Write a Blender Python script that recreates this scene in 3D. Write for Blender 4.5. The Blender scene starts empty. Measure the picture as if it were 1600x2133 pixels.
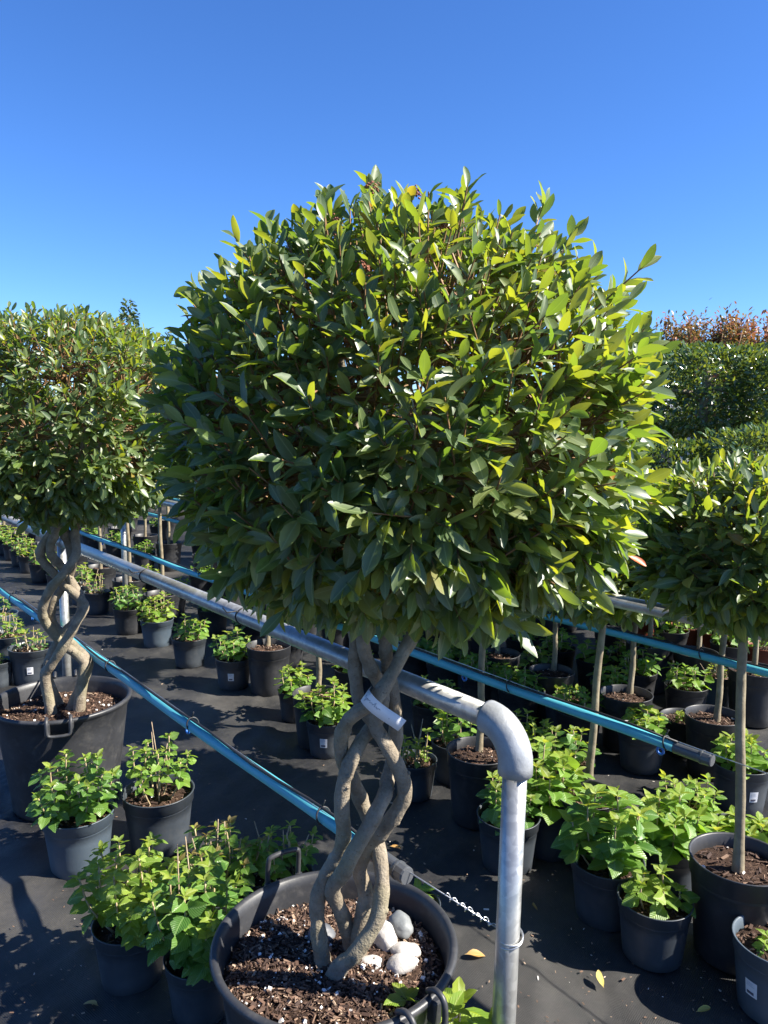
import bpy, bmesh, math, random
import numpy as np
from mathutils import Vector, Matrix, noise as mnoise

random.seed(7)
RNG = np.random.default_rng(11)
SC = bpy.context.scene
COL = SC.collection

# ------------------------------------------------------------------ camera
FPX, CX, CY = 1600.0, 800.0, 1066.5          # pinhole measured on the 1600x2133 photograph
CAM_H = 1.60
PITCH = math.radians(7.0)
ROLL = 0.010
fwd = Vector((0, math.cos(PITCH), -math.sin(PITCH)))
rgt0 = Vector((1, 0, 0))
up0 = Vector((0, math.sin(PITCH), math.cos(PITCH)))
rgt = rgt0 * math.cos(ROLL) + up0 * math.sin(ROLL)
upv = up0 * math.cos(ROLL) - rgt0 * math.sin(ROLL)
cam_d = bpy.data.cameras.new('camera')
cam = bpy.data.objects.new('camera', cam_d)
COL.objects.link(cam)
cam.matrix_world = Matrix(((rgt.x, upv.x, -fwd.x, 0), (rgt.y, upv.y, -fwd.y, 0), (rgt.z, upv.z, -fwd.z, CAM_H), (0, 0, 0, 1)))
cam_d.sensor_fit = 'HORIZONTAL'
cam_d.sensor_width = 36.0
cam_d.lens = 36.0
cam_d.clip_start = 0.05
cam_d.clip_end = 3000
SC.camera = cam

# ------------------------------------------------------------------ sky, sun, exposure
SUN_EL, SUN_TOWARD_CAMERA = math.radians(40), math.radians(10)
to_sun = Vector((math.cos(SUN_TOWARD_CAMERA) * math.cos(SUN_EL), -math.sin(SUN_TOWARD_CAMERA) * math.cos(SUN_EL), math.sin(SUN_EL)))
W = bpy.data.worlds.new('World')
SC.world = W
W.use_nodes = True
wn = W.node_tree
sky = wn.nodes.new('ShaderNodeTexSky')
sky.sky_type = 'NISHITA'
sky.sun_disc = False
sky.sun_elevation = SUN_EL
sky.sun_rotation = math.atan2(to_sun.x, to_sun.y)
sky.altitude = 0
sky.air_density = 0.85
sky.dust_density = 0.15
sky.ozone_density = 10.0
hs = wn.nodes.new('ShaderNodeHueSaturation')
hs.inputs['Saturation'].default_value = 1.08
hs.inputs['Hue'].default_value = 0.506
wn.links.new(sky.outputs[0], hs.inputs['Color'])
wn.links.new(hs.outputs[0], wn.nodes['Background'].inputs[0])
wn.nodes['Background'].inputs[1].default_value = 0.080
sl = bpy.data.lights.new('sun', 'SUN')
sl.energy = 5.0
sl.angle = math.radians(0.53)
sl.color = (1.0, 0.94, 0.84)
so = bpy.data.objects.new('sun', sl)
COL.objects.link(so)
so.location = (6, -1, 8)
so.rotation_euler = (-to_sun).to_track_quat('-Z', 'Y').to_euler()
SC.view_settings.view_transform = 'Standard'
SC.view_settings.look = 'None'
SC.view_settings.exposure = 1.58
SC.view_settings.gamma = 1.0
SC.view_settings.use_curve_mapping = False

# ------------------------------------------------------------------ picture -> place
def ray(px, py):
    return fwd + rgt * ((px - CX) / FPX) - upv * ((py - CY) / FPX)
def at_height(px, py, h):
    r = ray(px, py)
    t = (h - CAM_H) / r.z
    return Vector((0, 0, CAM_H)) + r * t
def at_dist(px, py, y):
    r = ray(px, py)
    return Vector((0, 0, CAM_H)) + r * (y / r.y)
def depth(p):
    return (p - Vector((0, 0, CAM_H))).dot(fwd)

# ------------------------------------------------------------------ materials
def mat(name):
    m = bpy.data.materials.new(name)
    m.use_nodes = True
    return m, m.node_tree, m.node_tree.nodes['Principled BSDF']
def N(nt, t, **kw):
    n = nt.nodes.new(t)
    for k, v in kw.items():
        setattr(n, k, v)
    return n
def ramp(nt, fac, stops, interp='LINEAR'):
    r = N(nt, 'ShaderNodeValToRGB')
    r.color_ramp.interpolation = interp
    e = r.color_ramp.elements
    while len(e) < len(stops):
        e.new(0.5)
    for i, (p, c) in enumerate(stops):
        e[i].position = p
        e[i].color = (*c, 1)
    nt.links.new(fac, r.inputs[0])
    return r.outputs[0]
def math_n(nt, op, a, b=None, c=None):
    m = N(nt, 'ShaderNodeMath', operation=op)
    for i, v in enumerate((a, b, c)):
        if v is None:
            continue
        if isinstance(v, (int, float)):
            m.inputs[i].default_value = v
        else:
            nt.links.new(v, m.inputs[i])
    return m.outputs[0]
def noise_n(nt, scale, detail=4, rough=0.55, vec=None, coord='Object'):
    n = N(nt, 'ShaderNodeTexNoise')
    n.inputs['Scale'].default_value = scale
    n.inputs['Detail'].default_value = detail
    n.inputs['Roughness'].default_value = rough
    if vec is None:
        vec = N(nt, 'ShaderNodeTexCoord').outputs[coord]
    nt.links.new(vec, n.inputs['Vector'])
    return n.outputs['Fac']
def bump(nt, bsdf, h, strength, dist=0.002):
    b = N(nt, 'ShaderNodeBump')
    b.inputs['Strength'].default_value = strength
    b.inputs['Distance'].default_value = dist
    nt.links.new(h, b.inputs['Height'])
    nt.links.new(b.outputs[0], bsdf.inputs['Normal'])
    return b
def mixc(nt, fac, a, b):
    m = N(nt, 'ShaderNodeMix', data_type='RGBA')
    for sock, v in ((m.inputs['Factor'], fac), (m.inputs['A'], a), (m.inputs['B'], b)):
        if isinstance(v, (int, float)):
            sock.default_value = v
        elif isinstance(v, tuple):
            sock.default_value = (*v, 1)
        else:
            nt.links.new(v, sock)
    return m.outputs['Result']

def leaf_material(name, stops, tstops, trans, rough, rib, veins=0.0, spec=0.5, back=(0.10, 0.17, 0.06), backmix=0.5):
    m, nt, b = mat(name)
    at = N(nt, 'ShaderNodeAttribute', attribute_name='rnd')
    oi = N(nt, 'ShaderNodeObjectInfo')
    v = math_n(nt, 'FRACT', math_n(nt, 'ADD', at.outputs['Fac'], oi.outputs['Random']))
    col = ramp(nt, v, stops)
    tcol = ramp(nt, v, tstops)
    uv = N(nt, 'ShaderNodeUVMap')
    sep = N(nt, 'ShaderNodeSeparateXYZ')
    nt.links.new(uv.outputs[0], sep.inputs[0])
    u = math_n(nt, 'ABSOLUTE', math_n(nt, 'SUBTRACT', sep.outputs[0], 0.5))
    ribf = math_n(nt, 'LESS_THAN', u, 0.035)
    mott = noise_n(nt, 90, 3)
    col = mixc(nt, math_n(nt, 'MULTIPLY', mott, 0.35), col, (0.02, 0.05, 0.012))
    geo = N(nt, 'ShaderNodeNewGeometry')
    col = mixc(nt, math_n(nt, 'MULTIPLY', geo.outputs['Backfacing'], backmix), col, back)
    # side veins run from the midrib towards the tip
    ph = math_n(nt, 'SUBTRACT', math_n(nt, 'MULTIPLY', sep.outputs[1], 9.0), math_n(nt, 'MULTIPLY', u, 7.0))
    fr = math_n(nt, 'ABSOLUTE', math_n(nt, 'SUBTRACT', math_n(nt, 'FRACT', ph), 0.5))
    vein = math_n(nt, 'LESS_THAN', fr, 0.07)
    if veins:
        col = mixc(nt, math_n(nt, 'MULTIPLY', vein, 0.35 * veins), col, rib)
        bump(nt, b, fr, 0.9 * veins, 0.004)
    col = mixc(nt, math_n(nt, 'MULTIPLY', ribf, 0.65), col, rib)
    nt.links.new(col, b.inputs['Base Color'])
    b.inputs['Roughness'].default_value = rough
    b.inputs['Specular IOR Level'].default_value = spec
    tr = N(nt, 'ShaderNodeBsdfTranslucent')
    nt.links.new(tcol, tr.inputs['Color'])
    mx = N(nt, 'ShaderNodeMixShader')
    mx.inputs[0].default_value = trans
    nt.links.new(b.outputs[0], mx.inputs[1])
    nt.links.new(tr.outputs[0], mx.inputs[2])
    nt.links.new(mx.outputs[0], nt.nodes['Material Output'].inputs['Surface'])
    return m

M = {}
M['bay'] = leaf_material('bay leaf',
    [(0.0, (0.052, 0.094, 0.040)), (0.4, (0.085, 0.134, 0.050)), (0.75, (0.128, 0.175, 0.062)), (0.93, (0.195, 0.22, 0.072)), (0.997, (0.12, 0.20, 0.04)), (0.9985, (0.36, 0.28, 0.03)), (1.0, (0.45, 0.20, 0.03))],
    [(0.0, (0.22, 0.37, 0.025)), (0.5, (0.34, 0.46, 0.025)), (0.997, (0.55, 0.56, 0.025)), (0.9985, (0.6, 0.45, 0.02)), (1.0, (0.7, 0.25, 0.02))],
    0.36, 0.43, (0.26, 0.32, 0.13), spec=0.8, back=(0.16, 0.21, 0.10))
M['redleaf'] = leaf_material('turned leaf', [(0.0, (0.6, 0.10, 0.02)), (1.0, (0.62, 0.16, 0.02))], [(0.0, (0.8, 0.12, 0.02)), (1.0, (0.8, 0.2, 0.02))], 0.4, 0.4, (0.6, 0.4, 0.1))
M['hyd'] = leaf_material('hydrangea leaf',
    [(0.0, (0.095, 0.205, 0.030)), (0.5, (0.15, 0.285, 0.038)), (1.0, (0.24, 0.37, 0.055))],
    [(0.0, (0.28, 0.50, 0.03)), (1.0, (0.45, 0.62, 0.05))], 0.36, 0.42, (0.30, 0.42, 0.14), veins=0.55, spec=0.4, back=(0.2, 0.32, 0.09))
M['hyddark'] = leaf_material('hydrangea dark leaf',
    [(0.0, (0.06, 0.15, 0.028)), (0.5, (0.10, 0.21, 0.036)), (1.0, (0.17, 0.29, 0.05))],
    [(0.0, (0.2, 0.42, 0.03)), (1.0, (0.36, 0.55, 0.05))], 0.3, 0.36, (0.22, 0.34, 0.12), veins=0.55, spec=0.5, back=(0.14, 0.26, 0.08))
M['hydlime'] = leaf_material('hydrangea lime leaf',
    [(0.0, (0.13, 0.24, 0.03)), (0.6, (0.20, 0.33, 0.04)), (1.0, (0.28, 0.38, 0.06))],
    [(0.0, (0.4, 0.55, 0.03)), (1.0, (0.55, 0.62, 0.05))], 0.38, 0.45, (0.36, 0.45, 0.15), veins=0.5, spec=0.4, back=(0.26, 0.36, 0.1))
M['hydtip'] = leaf_material('hydrangea young leaf',
    [(0.0, (0.20, 0.33, 0.035)), (1.0, (0.32, 0.40, 0.05))],
    [(0.0, (0.5, 0.62, 0.04)), (1.0, (0.62, 0.62, 0.06))], 0.4, 0.45, (0.4, 0.45, 0.15), veins=0.6, spec=0.4, back=(0.3, 0.4, 0.1))
M['hydbronze'] = leaf_material('hydrangea bronze leaf', [(0.0, (0.16, 0.12, 0.03)), (1.0, (0.26, 0.2, 0.06))], [(0.0, (0.4, 0.25, 0.04)), (1.0, (0.45, 0.35, 0.06))], 0.3, 0.5, (0.3, 0.25, 0.1), veins=0.6, back=(0.22, 0.18, 0.08))
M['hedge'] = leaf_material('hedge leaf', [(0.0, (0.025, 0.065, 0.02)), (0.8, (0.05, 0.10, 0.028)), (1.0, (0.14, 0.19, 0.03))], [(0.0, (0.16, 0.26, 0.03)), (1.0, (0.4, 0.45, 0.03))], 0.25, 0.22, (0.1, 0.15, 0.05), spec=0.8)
M['photinia'] = leaf_material('red young leaf', [(0.0, (0.05, 0.09, 0.03)), (0.35, (0.10, 0.10, 0.035)), (0.45, (0.36, 0.10, 0.06)), (1.0, (0.5, 0.19, 0.12))], [(0.0, (0.2, 0.25, 0.04)), (0.4, (0.4, 0.2, 0.06)), (1.0, (0.7, 0.2, 0.1))], 0.3, 0.4, (0.4, 0.15, 0.1))
M['conifer'] = leaf_material('conifer', [(0.0, (0.025, 0.05, 0.02)), (1.0, (0.06, 0.10, 0.035))], [(0.0, (0.1, 0.16, 0.03)), (1.0, (0.2, 0.25, 0.05))], 0.15, 0.6, (0.06, 0.09, 0.03))

def simple(name, stops, scale, rough, bstr=0.2, bscale=None, spec=0.5, metal=0.0, detail=5, bdist=0.002):
    m, nt, b = mat(name)
    f = noise_n(nt, scale, detail)
    nt.links.new(ramp(nt, f, stops), b.inputs['Base Color'])
    b.inputs['Roughness'].default_value = rough
    b.inputs['Specular IOR Level'].default_value = spec
    b.inputs['Metallic'].default_value = metal
    if bstr:
        bump(nt, b, noise_n(nt, bscale or scale * 3, 4), bstr, bdist)
    return m
M['twig'] = simple('young twig', [(0.3, (0.16, 0.075, 0.035)), (0.7, (0.26, 0.16, 0.07))], 30, 0.6, 0.3)
M['bud'] = simple('brown flower buds', [(0.3, (0.16, 0.045, 0.03)), (0.7, (0.30, 0.11, 0.05))], 200, 0.6, 0.2)
M['drystem'] = simple('dry stem', [(0.3, (0.26, 0.19, 0.10)), (0.7, (0.46, 0.36, 0.22))], 60, 0.7, 0.3)
M['stick'] = simple('dry stick', [(0.3, (0.20, 0.14, 0.085)), (0.7, (0.36, 0.28, 0.18))], 60, 0.7, 0.3)
def bark_material():
    m, nt, b = mat('bay bark')
    f = noise_n(nt, 24, 8, 0.7)
    c = ramp(nt, f, [(0.25, (0.10, 0.078, 0.054)), (0.45, (0.185, 0.150, 0.105)), (0.6, (0.245, 0.205, 0.15)), (0.78, (0.34, 0.30, 0.235))])
    g = noise_n(nt, 5, 3)
    c = mixc(nt, ramp(nt, g, [(0.5, (0, 0, 0)), (0.75, (0.5, 0.5, 0.5))]), c, (0.20, 0.20, 0.09))
    sp = noise_n(nt, 160, 2)
    c = mixc(nt, ramp(nt, sp, [(0.64, (0, 0, 0)), (0.72, (0.7, 0.7, 0.7))]), c, (0.07, 0.05, 0.035))
    nt.links.new(c, b.inputs['Base Color'])
    b.inputs['Roughness'].default_value = 0.75
    h = math_n(nt, 'ADD', noise_n(nt, 45, 6, 0.65), math_n(nt, 'MULTIPLY', noise_n(nt, 180, 3), 0.4))
    bump(nt, b, h, 0.9, 0.005)
    return m
M['bark'] = bark_material()
M['stem'] = simple('straight stem bark', [(0.25, (0.12, 0.095, 0.06)), (0.5, (0.20, 0.165, 0.105)), (0.75, (0.28, 0.24, 0.16))], 22, 0.75, 0.5, 90, bdist=0.003)

def plastic(name, a, c, rough, dust=0.25, dcol=(0.16, 0.15, 0.135)):
    m, nt, b = mat(name)
    f = noise_n(nt, 9, 6, 0.65)
    col = ramp(nt, f, [(0.3, a), (0.7, c)])
    d = noise_n(nt, 26, 6, 0.7)
    col = mixc(nt, math_n(nt, 'MULTIPLY', ramp(nt, d, [(0.5, (0, 0, 0)), (0.8, (1, 1, 1))]), dust), col, dcol)
    nt.links.new(col, b.inputs['Base Color'])
    nt.links.new(ramp(nt, f, [(0.2, (rough - 0.08,) * 3), (0.8, (rough + 0.12,) * 3)]), b.inputs['Roughness'])
    bump(nt, b, noise_n(nt, 120, 4), 0.12, 0.002)
    return m
M['tub'] = plastic('black tub plastic', (0.020, 0.021, 0.024), (0.036, 0.037, 0.041), 0.45, 0.3)
M['pot'] = plastic('slate pot plastic', (0.030, 0.037, 0.046), (0.048, 0.057, 0.068), 0.42, 0.16)
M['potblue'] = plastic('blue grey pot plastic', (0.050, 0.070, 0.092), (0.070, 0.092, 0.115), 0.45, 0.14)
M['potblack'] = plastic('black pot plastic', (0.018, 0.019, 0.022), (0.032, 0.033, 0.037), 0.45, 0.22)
M['potred'] = plastic('terracotta plastic', (0.16, 0.035, 0.018), (0.22, 0.055, 0.028), 0.5, 0.1)
M['cap'] = plastic('grey end cap', (0.05, 0.055, 0.062), (0.075, 0.08, 0.088), 0.35, 0.1)
M['cable'] = plastic('black cable tie', (0.012, 0.012, 0.014), (0.02, 0.02, 0.022), 0.5, 0.05)
M['hook'] = plastic('blue clip', (0.015, 0.10, 0.35), (0.02, 0.13, 0.42), 0.35, 0.05)
def pipe_material():
    m, nt, b = mat('blue water pipe')
    f = noise_n(nt, 6, 5)
    col = ramp(nt, f, [(0.3, (0.06, 0.32, 0.40)), (0.7, (0.09, 0.39, 0.46))])
    d = noise_n(nt, 40, 6, 0.7)
    col = mixc(nt, ramp(nt, d, [(0.55, (0, 0, 0)), (0.85, (0.5, 0.5, 0.5))]), col, (0.22, 0.28, 0.28))
    nt.links.new(col, b.inputs['Base Color'])
    b.inputs['Roughness'].default_value = 0.5
    bump(nt, b, noise_n(nt, 60, 3), 0.08, 0.002)
    return m
M['pipe'] = pipe_material()
def galv_material():
    m, nt, b = mat('galvanised steel')
    tc = N(nt, 'ShaderNodeTexCoord')
    vo = N(nt, 'ShaderNodeTexVoronoi')
    vo.inputs['Scale'].default_value = 70
    nt.links.new(tc.outputs['Object'], vo.inputs['Vector'])
    f = noise_n(nt, 10, 6, 0.65)
    sp = N(nt, 'ShaderNodeSeparateColor')
    nt.links.new(vo.outputs['Color'], sp.inputs[0])
    mixf = math_n(nt, 'ADD', math_n(nt, 'MULTIPLY', sp.outputs[0], 0.25), math_n(nt, 'MULTIPLY', f, 0.75))
    nt.links.new(ramp(nt, mixf, [(0.25, (0.27, 0.27, 0.255)), (0.55, (0.39, 0.39, 0.37)), (0.8, (0.50, 0.50, 0.48))]), b.inputs['Base Color'])
    b.inputs['Metallic'].default_value = 0.65
    nt.links.new(ramp(nt, mixf, [(0.2, (0.26,) * 3), (0.8, (0.44,) * 3)]), b.inputs['Roughness'])
    bump(nt, b, noise_n(nt, 90, 4), 0.12, 0.002)
    return m
M['galv'] = galv_material()
M['cast'] = simple('grey cast elbow', [(0.3, (0.25, 0.265, 0.28)), (0.7, (0.36, 0.375, 0.39))], 25, 0.5, 0.35, 140, metal=0.3)
M['wire'] = simple('steel wire', [(0.3, (0.45, 0.46, 0.47)), (0.7, (0.6, 0.6, 0.6))], 60, 0.35, 0, metal=0.9)
M['paper'] = simple('white label', [(0.3, (0.60, 0.61, 0.63)), (0.7, (0.68, 0.68, 0.69))], 20, 0.55, 0)
M['ink'] = simple('grey print', [(0.3, (0.06, 0.06, 0.09)), (0.7, (0.10, 0.10, 0.14))], 80, 0.6, 0)
M['inkpale'] = simple('pale print', [(0.3, (0.35, 0.37, 0.42)), (0.7, (0.45, 0.46, 0.5))], 80, 0.6, 0)
M['stonewhite'] = simple('white cobble', [(0.25, (0.22, 0.18, 0.145)), (0.42, (0.40, 0.375, 0.345)), (0.7, (0.50, 0.48, 0.46))], 26, 0.65, 0.4, 120, bdist=0.004)
M['stonegrey'] = simple('grey cobble', [(0.3, (0.12, 0.13, 0.135)), (0.7, (0.20, 0.21, 0.21))], 30, 0.6, 0.25, 150, bdist=0.002)
M['stonedark'] = simple('dark cobble', [(0.3, (0.06, 0.065, 0.075)), (0.7, (0.12, 0.125, 0.135))], 30, 0.5, 0.25, 150, bdist=0.002)
def soil_material():
    m, nt, b = mat('potting soil')
    f = noise_n(nt, 70, 8, 0.7)
    c = ramp(nt, f, [(0.3, (0.022, 0.013, 0.009)), (0.55, (0.065, 0.038, 0.026)), (0.75, (0.16, 0.105, 0.07))])
    nt.links.new(c, b.inputs['Base Color'])
    b.inputs['Roughness'].default_value = 0.9
    b.inputs['Specular IOR Level'].default_value = 0.2
    bump(nt, b, noise_n(nt, 110, 8, 0.75), 1.0, 0.012)
    return m
M['soil'] = soil_material()
def chips_material():
    m, nt, b = mat('bark chips')
    at = N(nt, 'ShaderNodeAttribute', attribute_name='rnd')
    c = ramp(nt, at.outputs['Fac'], [(0.0, (0.035, 0.018, 0.012)), (0.45, (0.11, 0.06, 0.038)), (0.75, (0.25, 0.165, 0.11)), (0.88, (0.40, 0.30, 0.21)), (0.93, (0.68, 0.65, 0.6)), (1.0, (0.78, 0.77, 0.75))])
    nt.links.new(c, b.inputs['Base Color'])
    b.inputs['Roughness'].default_value = 0.85
    return m
M['chips'] = chips_material()
def fabric_material():
    m, nt, b = mat('woven ground fabric')
    tc = N(nt, 'ShaderNodeTexCoord')
    mp = N(nt, 'ShaderNodeMapping')
    mp.inputs['Rotation'].default_value[2] = math.radians(38)
    nt.links.new(tc.outputs['Object'], mp.inputs['Vector'])
    big = noise_n(nt, 1.3, 7, 0.62, mp.outputs[0])
    fine = noise_n(nt, 22, 7, 0.7, mp.outputs[0])
    dust = noise_n(nt, 140, 4, 0.7, mp.outputs[0])
    col = ramp(nt, big, [(0.35, (0.0075, 0.008, 0.0095)), (0.47, (0.016, 0.0165, 0.018)), (0.56, (0.040, 0.039, 0.037)), (0.72, (0.090, 0.084, 0.077))])
    d1 = ramp(nt, fine, [(0.45, (0, 0, 0)), (0.75, (1, 1, 1))])
    d2 = ramp(nt, dust, [(0.45, (0.1, 0.1, 0.1)), (0.75, (1, 1, 1))])
    col = mixc(nt, math_n(nt, 'MULTIPLY', math_n(nt, 'MULTIPLY', d1, d2), 0.5), col, (0.14, 0.125, 0.105))
    mp2 = N(nt, 'ShaderNodeMapping')
    mp2.inputs['Scale'].default_value = (14.0, 1.6, 1.0)
    nt.links.new(mp.outputs[0], mp2.inputs['Vector'])
    stre = noise_n(nt, 3.0, 5, 0.6, mp2.outputs[0])
    col = mixc(nt, math_n(nt, 'MULTIPLY', ramp(nt, stre, [(0.55, (0, 0, 0)), (0.75, (1, 1, 1))]), 0.4), col, (0.060, 0.058, 0.056))
    wx = N(nt, 'ShaderNodeTexWave', bands_direction='X')
    wy = N(nt, 'ShaderNodeTexWave', bands_direction='Y')
    for w_ in (wx, wy):
        w_.inputs['Scale'].default_value = 62
        w_.inputs['Distortion'].default_value = 1.5
        w_.inputs['Detail'].default_value = 2
        nt.links.new(mp.outputs[0], w_.inputs['Vector'])
    weave = math_n(nt, 'MULTIPLY', wx.outputs['Fac'], wy.outputs['Fac'])
    col = mixc(nt, math_n(nt, 'MULTIPLY', weave, 0.25), col, (0.012, 0.012, 0.014))
    nt.links.new(col, b.inputs['Base Color'])
    b.inputs['Roughness'].default_value = 0.5
    b.inputs['Specular IOR Level'].default_value = 0.5
    h = math_n(nt, 'ADD', math_n(nt, 'MULTIPLY', weave, 0.5), math_n(nt, 'MULTIPLY', noise_n(nt, 50, 5), 1.0))
    bump(nt, b, h, 0.5, 0.004)
    return m
M['fabric'] = fabric_material()
M['shed'] = simple('pale grey cladding', [(0.3, (0.46, 0.48, 0.5)), (0.7, (0.6, 0.61, 0.62))], 3, 0.5, 0.1)
M['shedroof'] = simple('grey roof sheet', [(0.3, (0.2, 0.21, 0.22)), (0.7, (0.28, 0.29, 0.3))], 3, 0.5, 0.1)
M['glass'] = simple('dark window', [(0.3, (0.03, 0.035, 0.04)), (0.7, (0.05, 0.055, 0.06))], 3, 0.1, 0)
M['fallen'] = leaf_material('fallen leaf', [(0.0, (0.42, 0.22, 0.06)), (0.5, (0.5, 0.33, 0.1)), (1.0, (0.5, 0.42, 0.1))], [(0.0, (0.4, 0.2, 0.05)), (1.0, (0.5, 0.4, 0.06))], 0.15, 0.6, (0.5, 0.35, 0.15))

# ------------------------------------------------------------------ mesh helpers
def to_mesh(name, V, F, material, rnd=None, uv=None, smooth=True):
    me = bpy.data.meshes.new(name)
    V = np.asarray(V, dtype=np.float32).reshape(-1, 3)
    if isinstance(F, np.ndarray):
        k = F.shape[1]
        me.vertices.add(len(V)); me.vertices.foreach_set('co', V.ravel())
        me.loops.add(F.size); me.loops.foreach_set('vertex_index', F.ravel().astype(np.int32))
        me.polygons.add(len(F))
        me.polygons.foreach_set('loop_start', np.arange(0, F.size, k, dtype=np.int32))
        me.update(calc_edges=True)
    else:
        me.from_pydata(V.tolist(), [], F)
    if smooth:
        me.polygons.foreach_set('use_smooth', np.ones(len(me.polygons), dtype=bool))
    if rnd is not None:
        a = me.attributes.new('rnd', 'FLOAT', 'POINT')
        a.data.foreach_set('value', np.asarray(rnd, dtype=np.float32))
    if uv is not None:
        idx = np.empty(len(me.loops), dtype=np.int32)
        me.loops.foreach_get('vertex_index', idx)
        l = me.uv_layers.new(name='UVMap')
        l.data.foreach_set('uv', np.asarray(uv, dtype=np.float32)[idx].ravel())
    if material is not None:
        me.materials.append(material)
    me.validate()
    me.update()
    return me
def obj(name, me, parent=None, loc=None):
    o = bpy.data.objects.new(name, me)
    COL.objects.link(o)
    if parent is not None:
        o.parent = parent
    if loc is not None:
        o.location = loc
    return o
def tag(o, label, cat, group=None, kind=None):
    o['label'] = label
    o['category'] = cat
    if group:
        o['group'] = group
    if kind:
        o['kind'] = kind
    return o
def thing(name, loc, label, cat, group=None):
    o = bpy.data.objects.new(name, None)
    COL.objects.link(o)
    o.empty_display_size = 0.05
    o.location = loc
    return tag(o, label, cat, group)

class MB:
    def __init__(s):
        s.V = []; s.F = []; s.R = []
    def add(s, V, F, r=0.5):
        o = len(s.V)
        s.V += [tuple(v) for v in V]
        s.F += [tuple(i + o for i in f) for f in F]
        s.R += [r] * len(V)
    def tube(s, pts, rad, n=8, cap=True, jit=0.0, r=0.5, closed=False):
        pts = [Vector(p) for p in pts]
        if isinstance(rad, (int, float)):
            rad = [rad] * len(pts)
        V = []; F = []
        t0 = (pts[1] - pts[0]).normalized()
        a = Vector((0, 0, 1)) if abs(t0.z) < 0.9 else Vector((1, 0, 0))
        u = (a - t0 * a.dot(t0)).normalized()
        m = len(pts)
        for i, p in enumerate(pts):
            t = (pts[min(i + 1, m - 1)] - pts[max(i - 1, 0)])
            if closed:
                t = pts[(i + 1) % m] - pts[i - 1]
            t.normalize()
            u = (u - t * u.dot(t)).normalized()
            w = t.cross(u)
            for k in range(n):
                ang = 2 * math.pi * k / n
                rr = rad[i]
                d = u * math.cos(ang) + w * math.sin(ang)
                if jit:
                    rr *= 1 + jit * (mnoise.noise((p + d * rr) * 28) + 0.6 * mnoise.noise((p + d * rr) * 75))
                V.append(p + d * rr)
        segs = m if closed else m - 1
        for i in range(segs):
            j = (i + 1) % m
            for k in range(n):
                k2 = (k + 1) % n
                F.append((i * n + k, i * n + k2, j * n + k2, j * n + k))
        if cap and not closed:
            F.append(tuple(range(n - 1, -1, -1)))
            F.append(tuple((m - 1) * n + k for k in range(n)))
        s.add(V, F, r)
    def lathe(s, prof, n=48, wob=0.0, r=0.5):
        V = []; F = []
        for (rr, z) in prof:
            for k in range(n):
                a = 2 * math.pi * k / n
                q = 1 + wob * math.sin(2 * a + 1.0) + 0.5 * wob * math.sin(3 * a)
                V.append((rr * q * math.cos(a), rr * q * math.sin(a), z))
        for i in range(len(prof) - 1):
            for k in range(n):
                k2 = (k + 1) % n
                F.append((i * n + k, i * n + k2, (i + 1) * n + k2, (i + 1) * n + k))
        s.add(V, F, r)
    def box(s, c, h, rot=None, r=0.5):
        c = Vector(c)
        V = []
        for sx in (-1, 1):
            for sy in (-1, 1):
                for sz in (-1, 1):
                    v = Vector((sx * h[0], sy * h[1], sz * h[2]))
                    if rot is not None:
                        v = rot @ v
                    V.append(c + v)
        s.add(V, [(0, 1, 3, 2), (4, 6, 7, 5), (0, 4, 5, 1), (2, 3, 7, 6), (0, 2, 6, 4), (1, 5, 7, 3)], r)
    def mesh(s, name, material, smooth=True, rnd=False):
        return to_mesh(name, s.V, s.F, material, rnd=s.R if rnd else None, smooth=smooth)
def catmull(P, k=6):
    P = [Vector(p) for p in P]
    out = []
    for i in range(len(P) - 1):
        p0, p1, p2, p3 = P[max(i - 1, 0)], P[i], P[i + 1], P[min(i + 2, len(P) - 1)]
        for j in range(k):
            t = j / k
            out.append(0.5 * ((2 * p1) + (p2 - p0) * t + (2 * p0 - 5 * p1 + 4 * p2 - p3) * t * t + (3 * p1 - p0 - 3 * p2 + p3) * t ** 3))
    out.append(P[-1])
    return out

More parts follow.
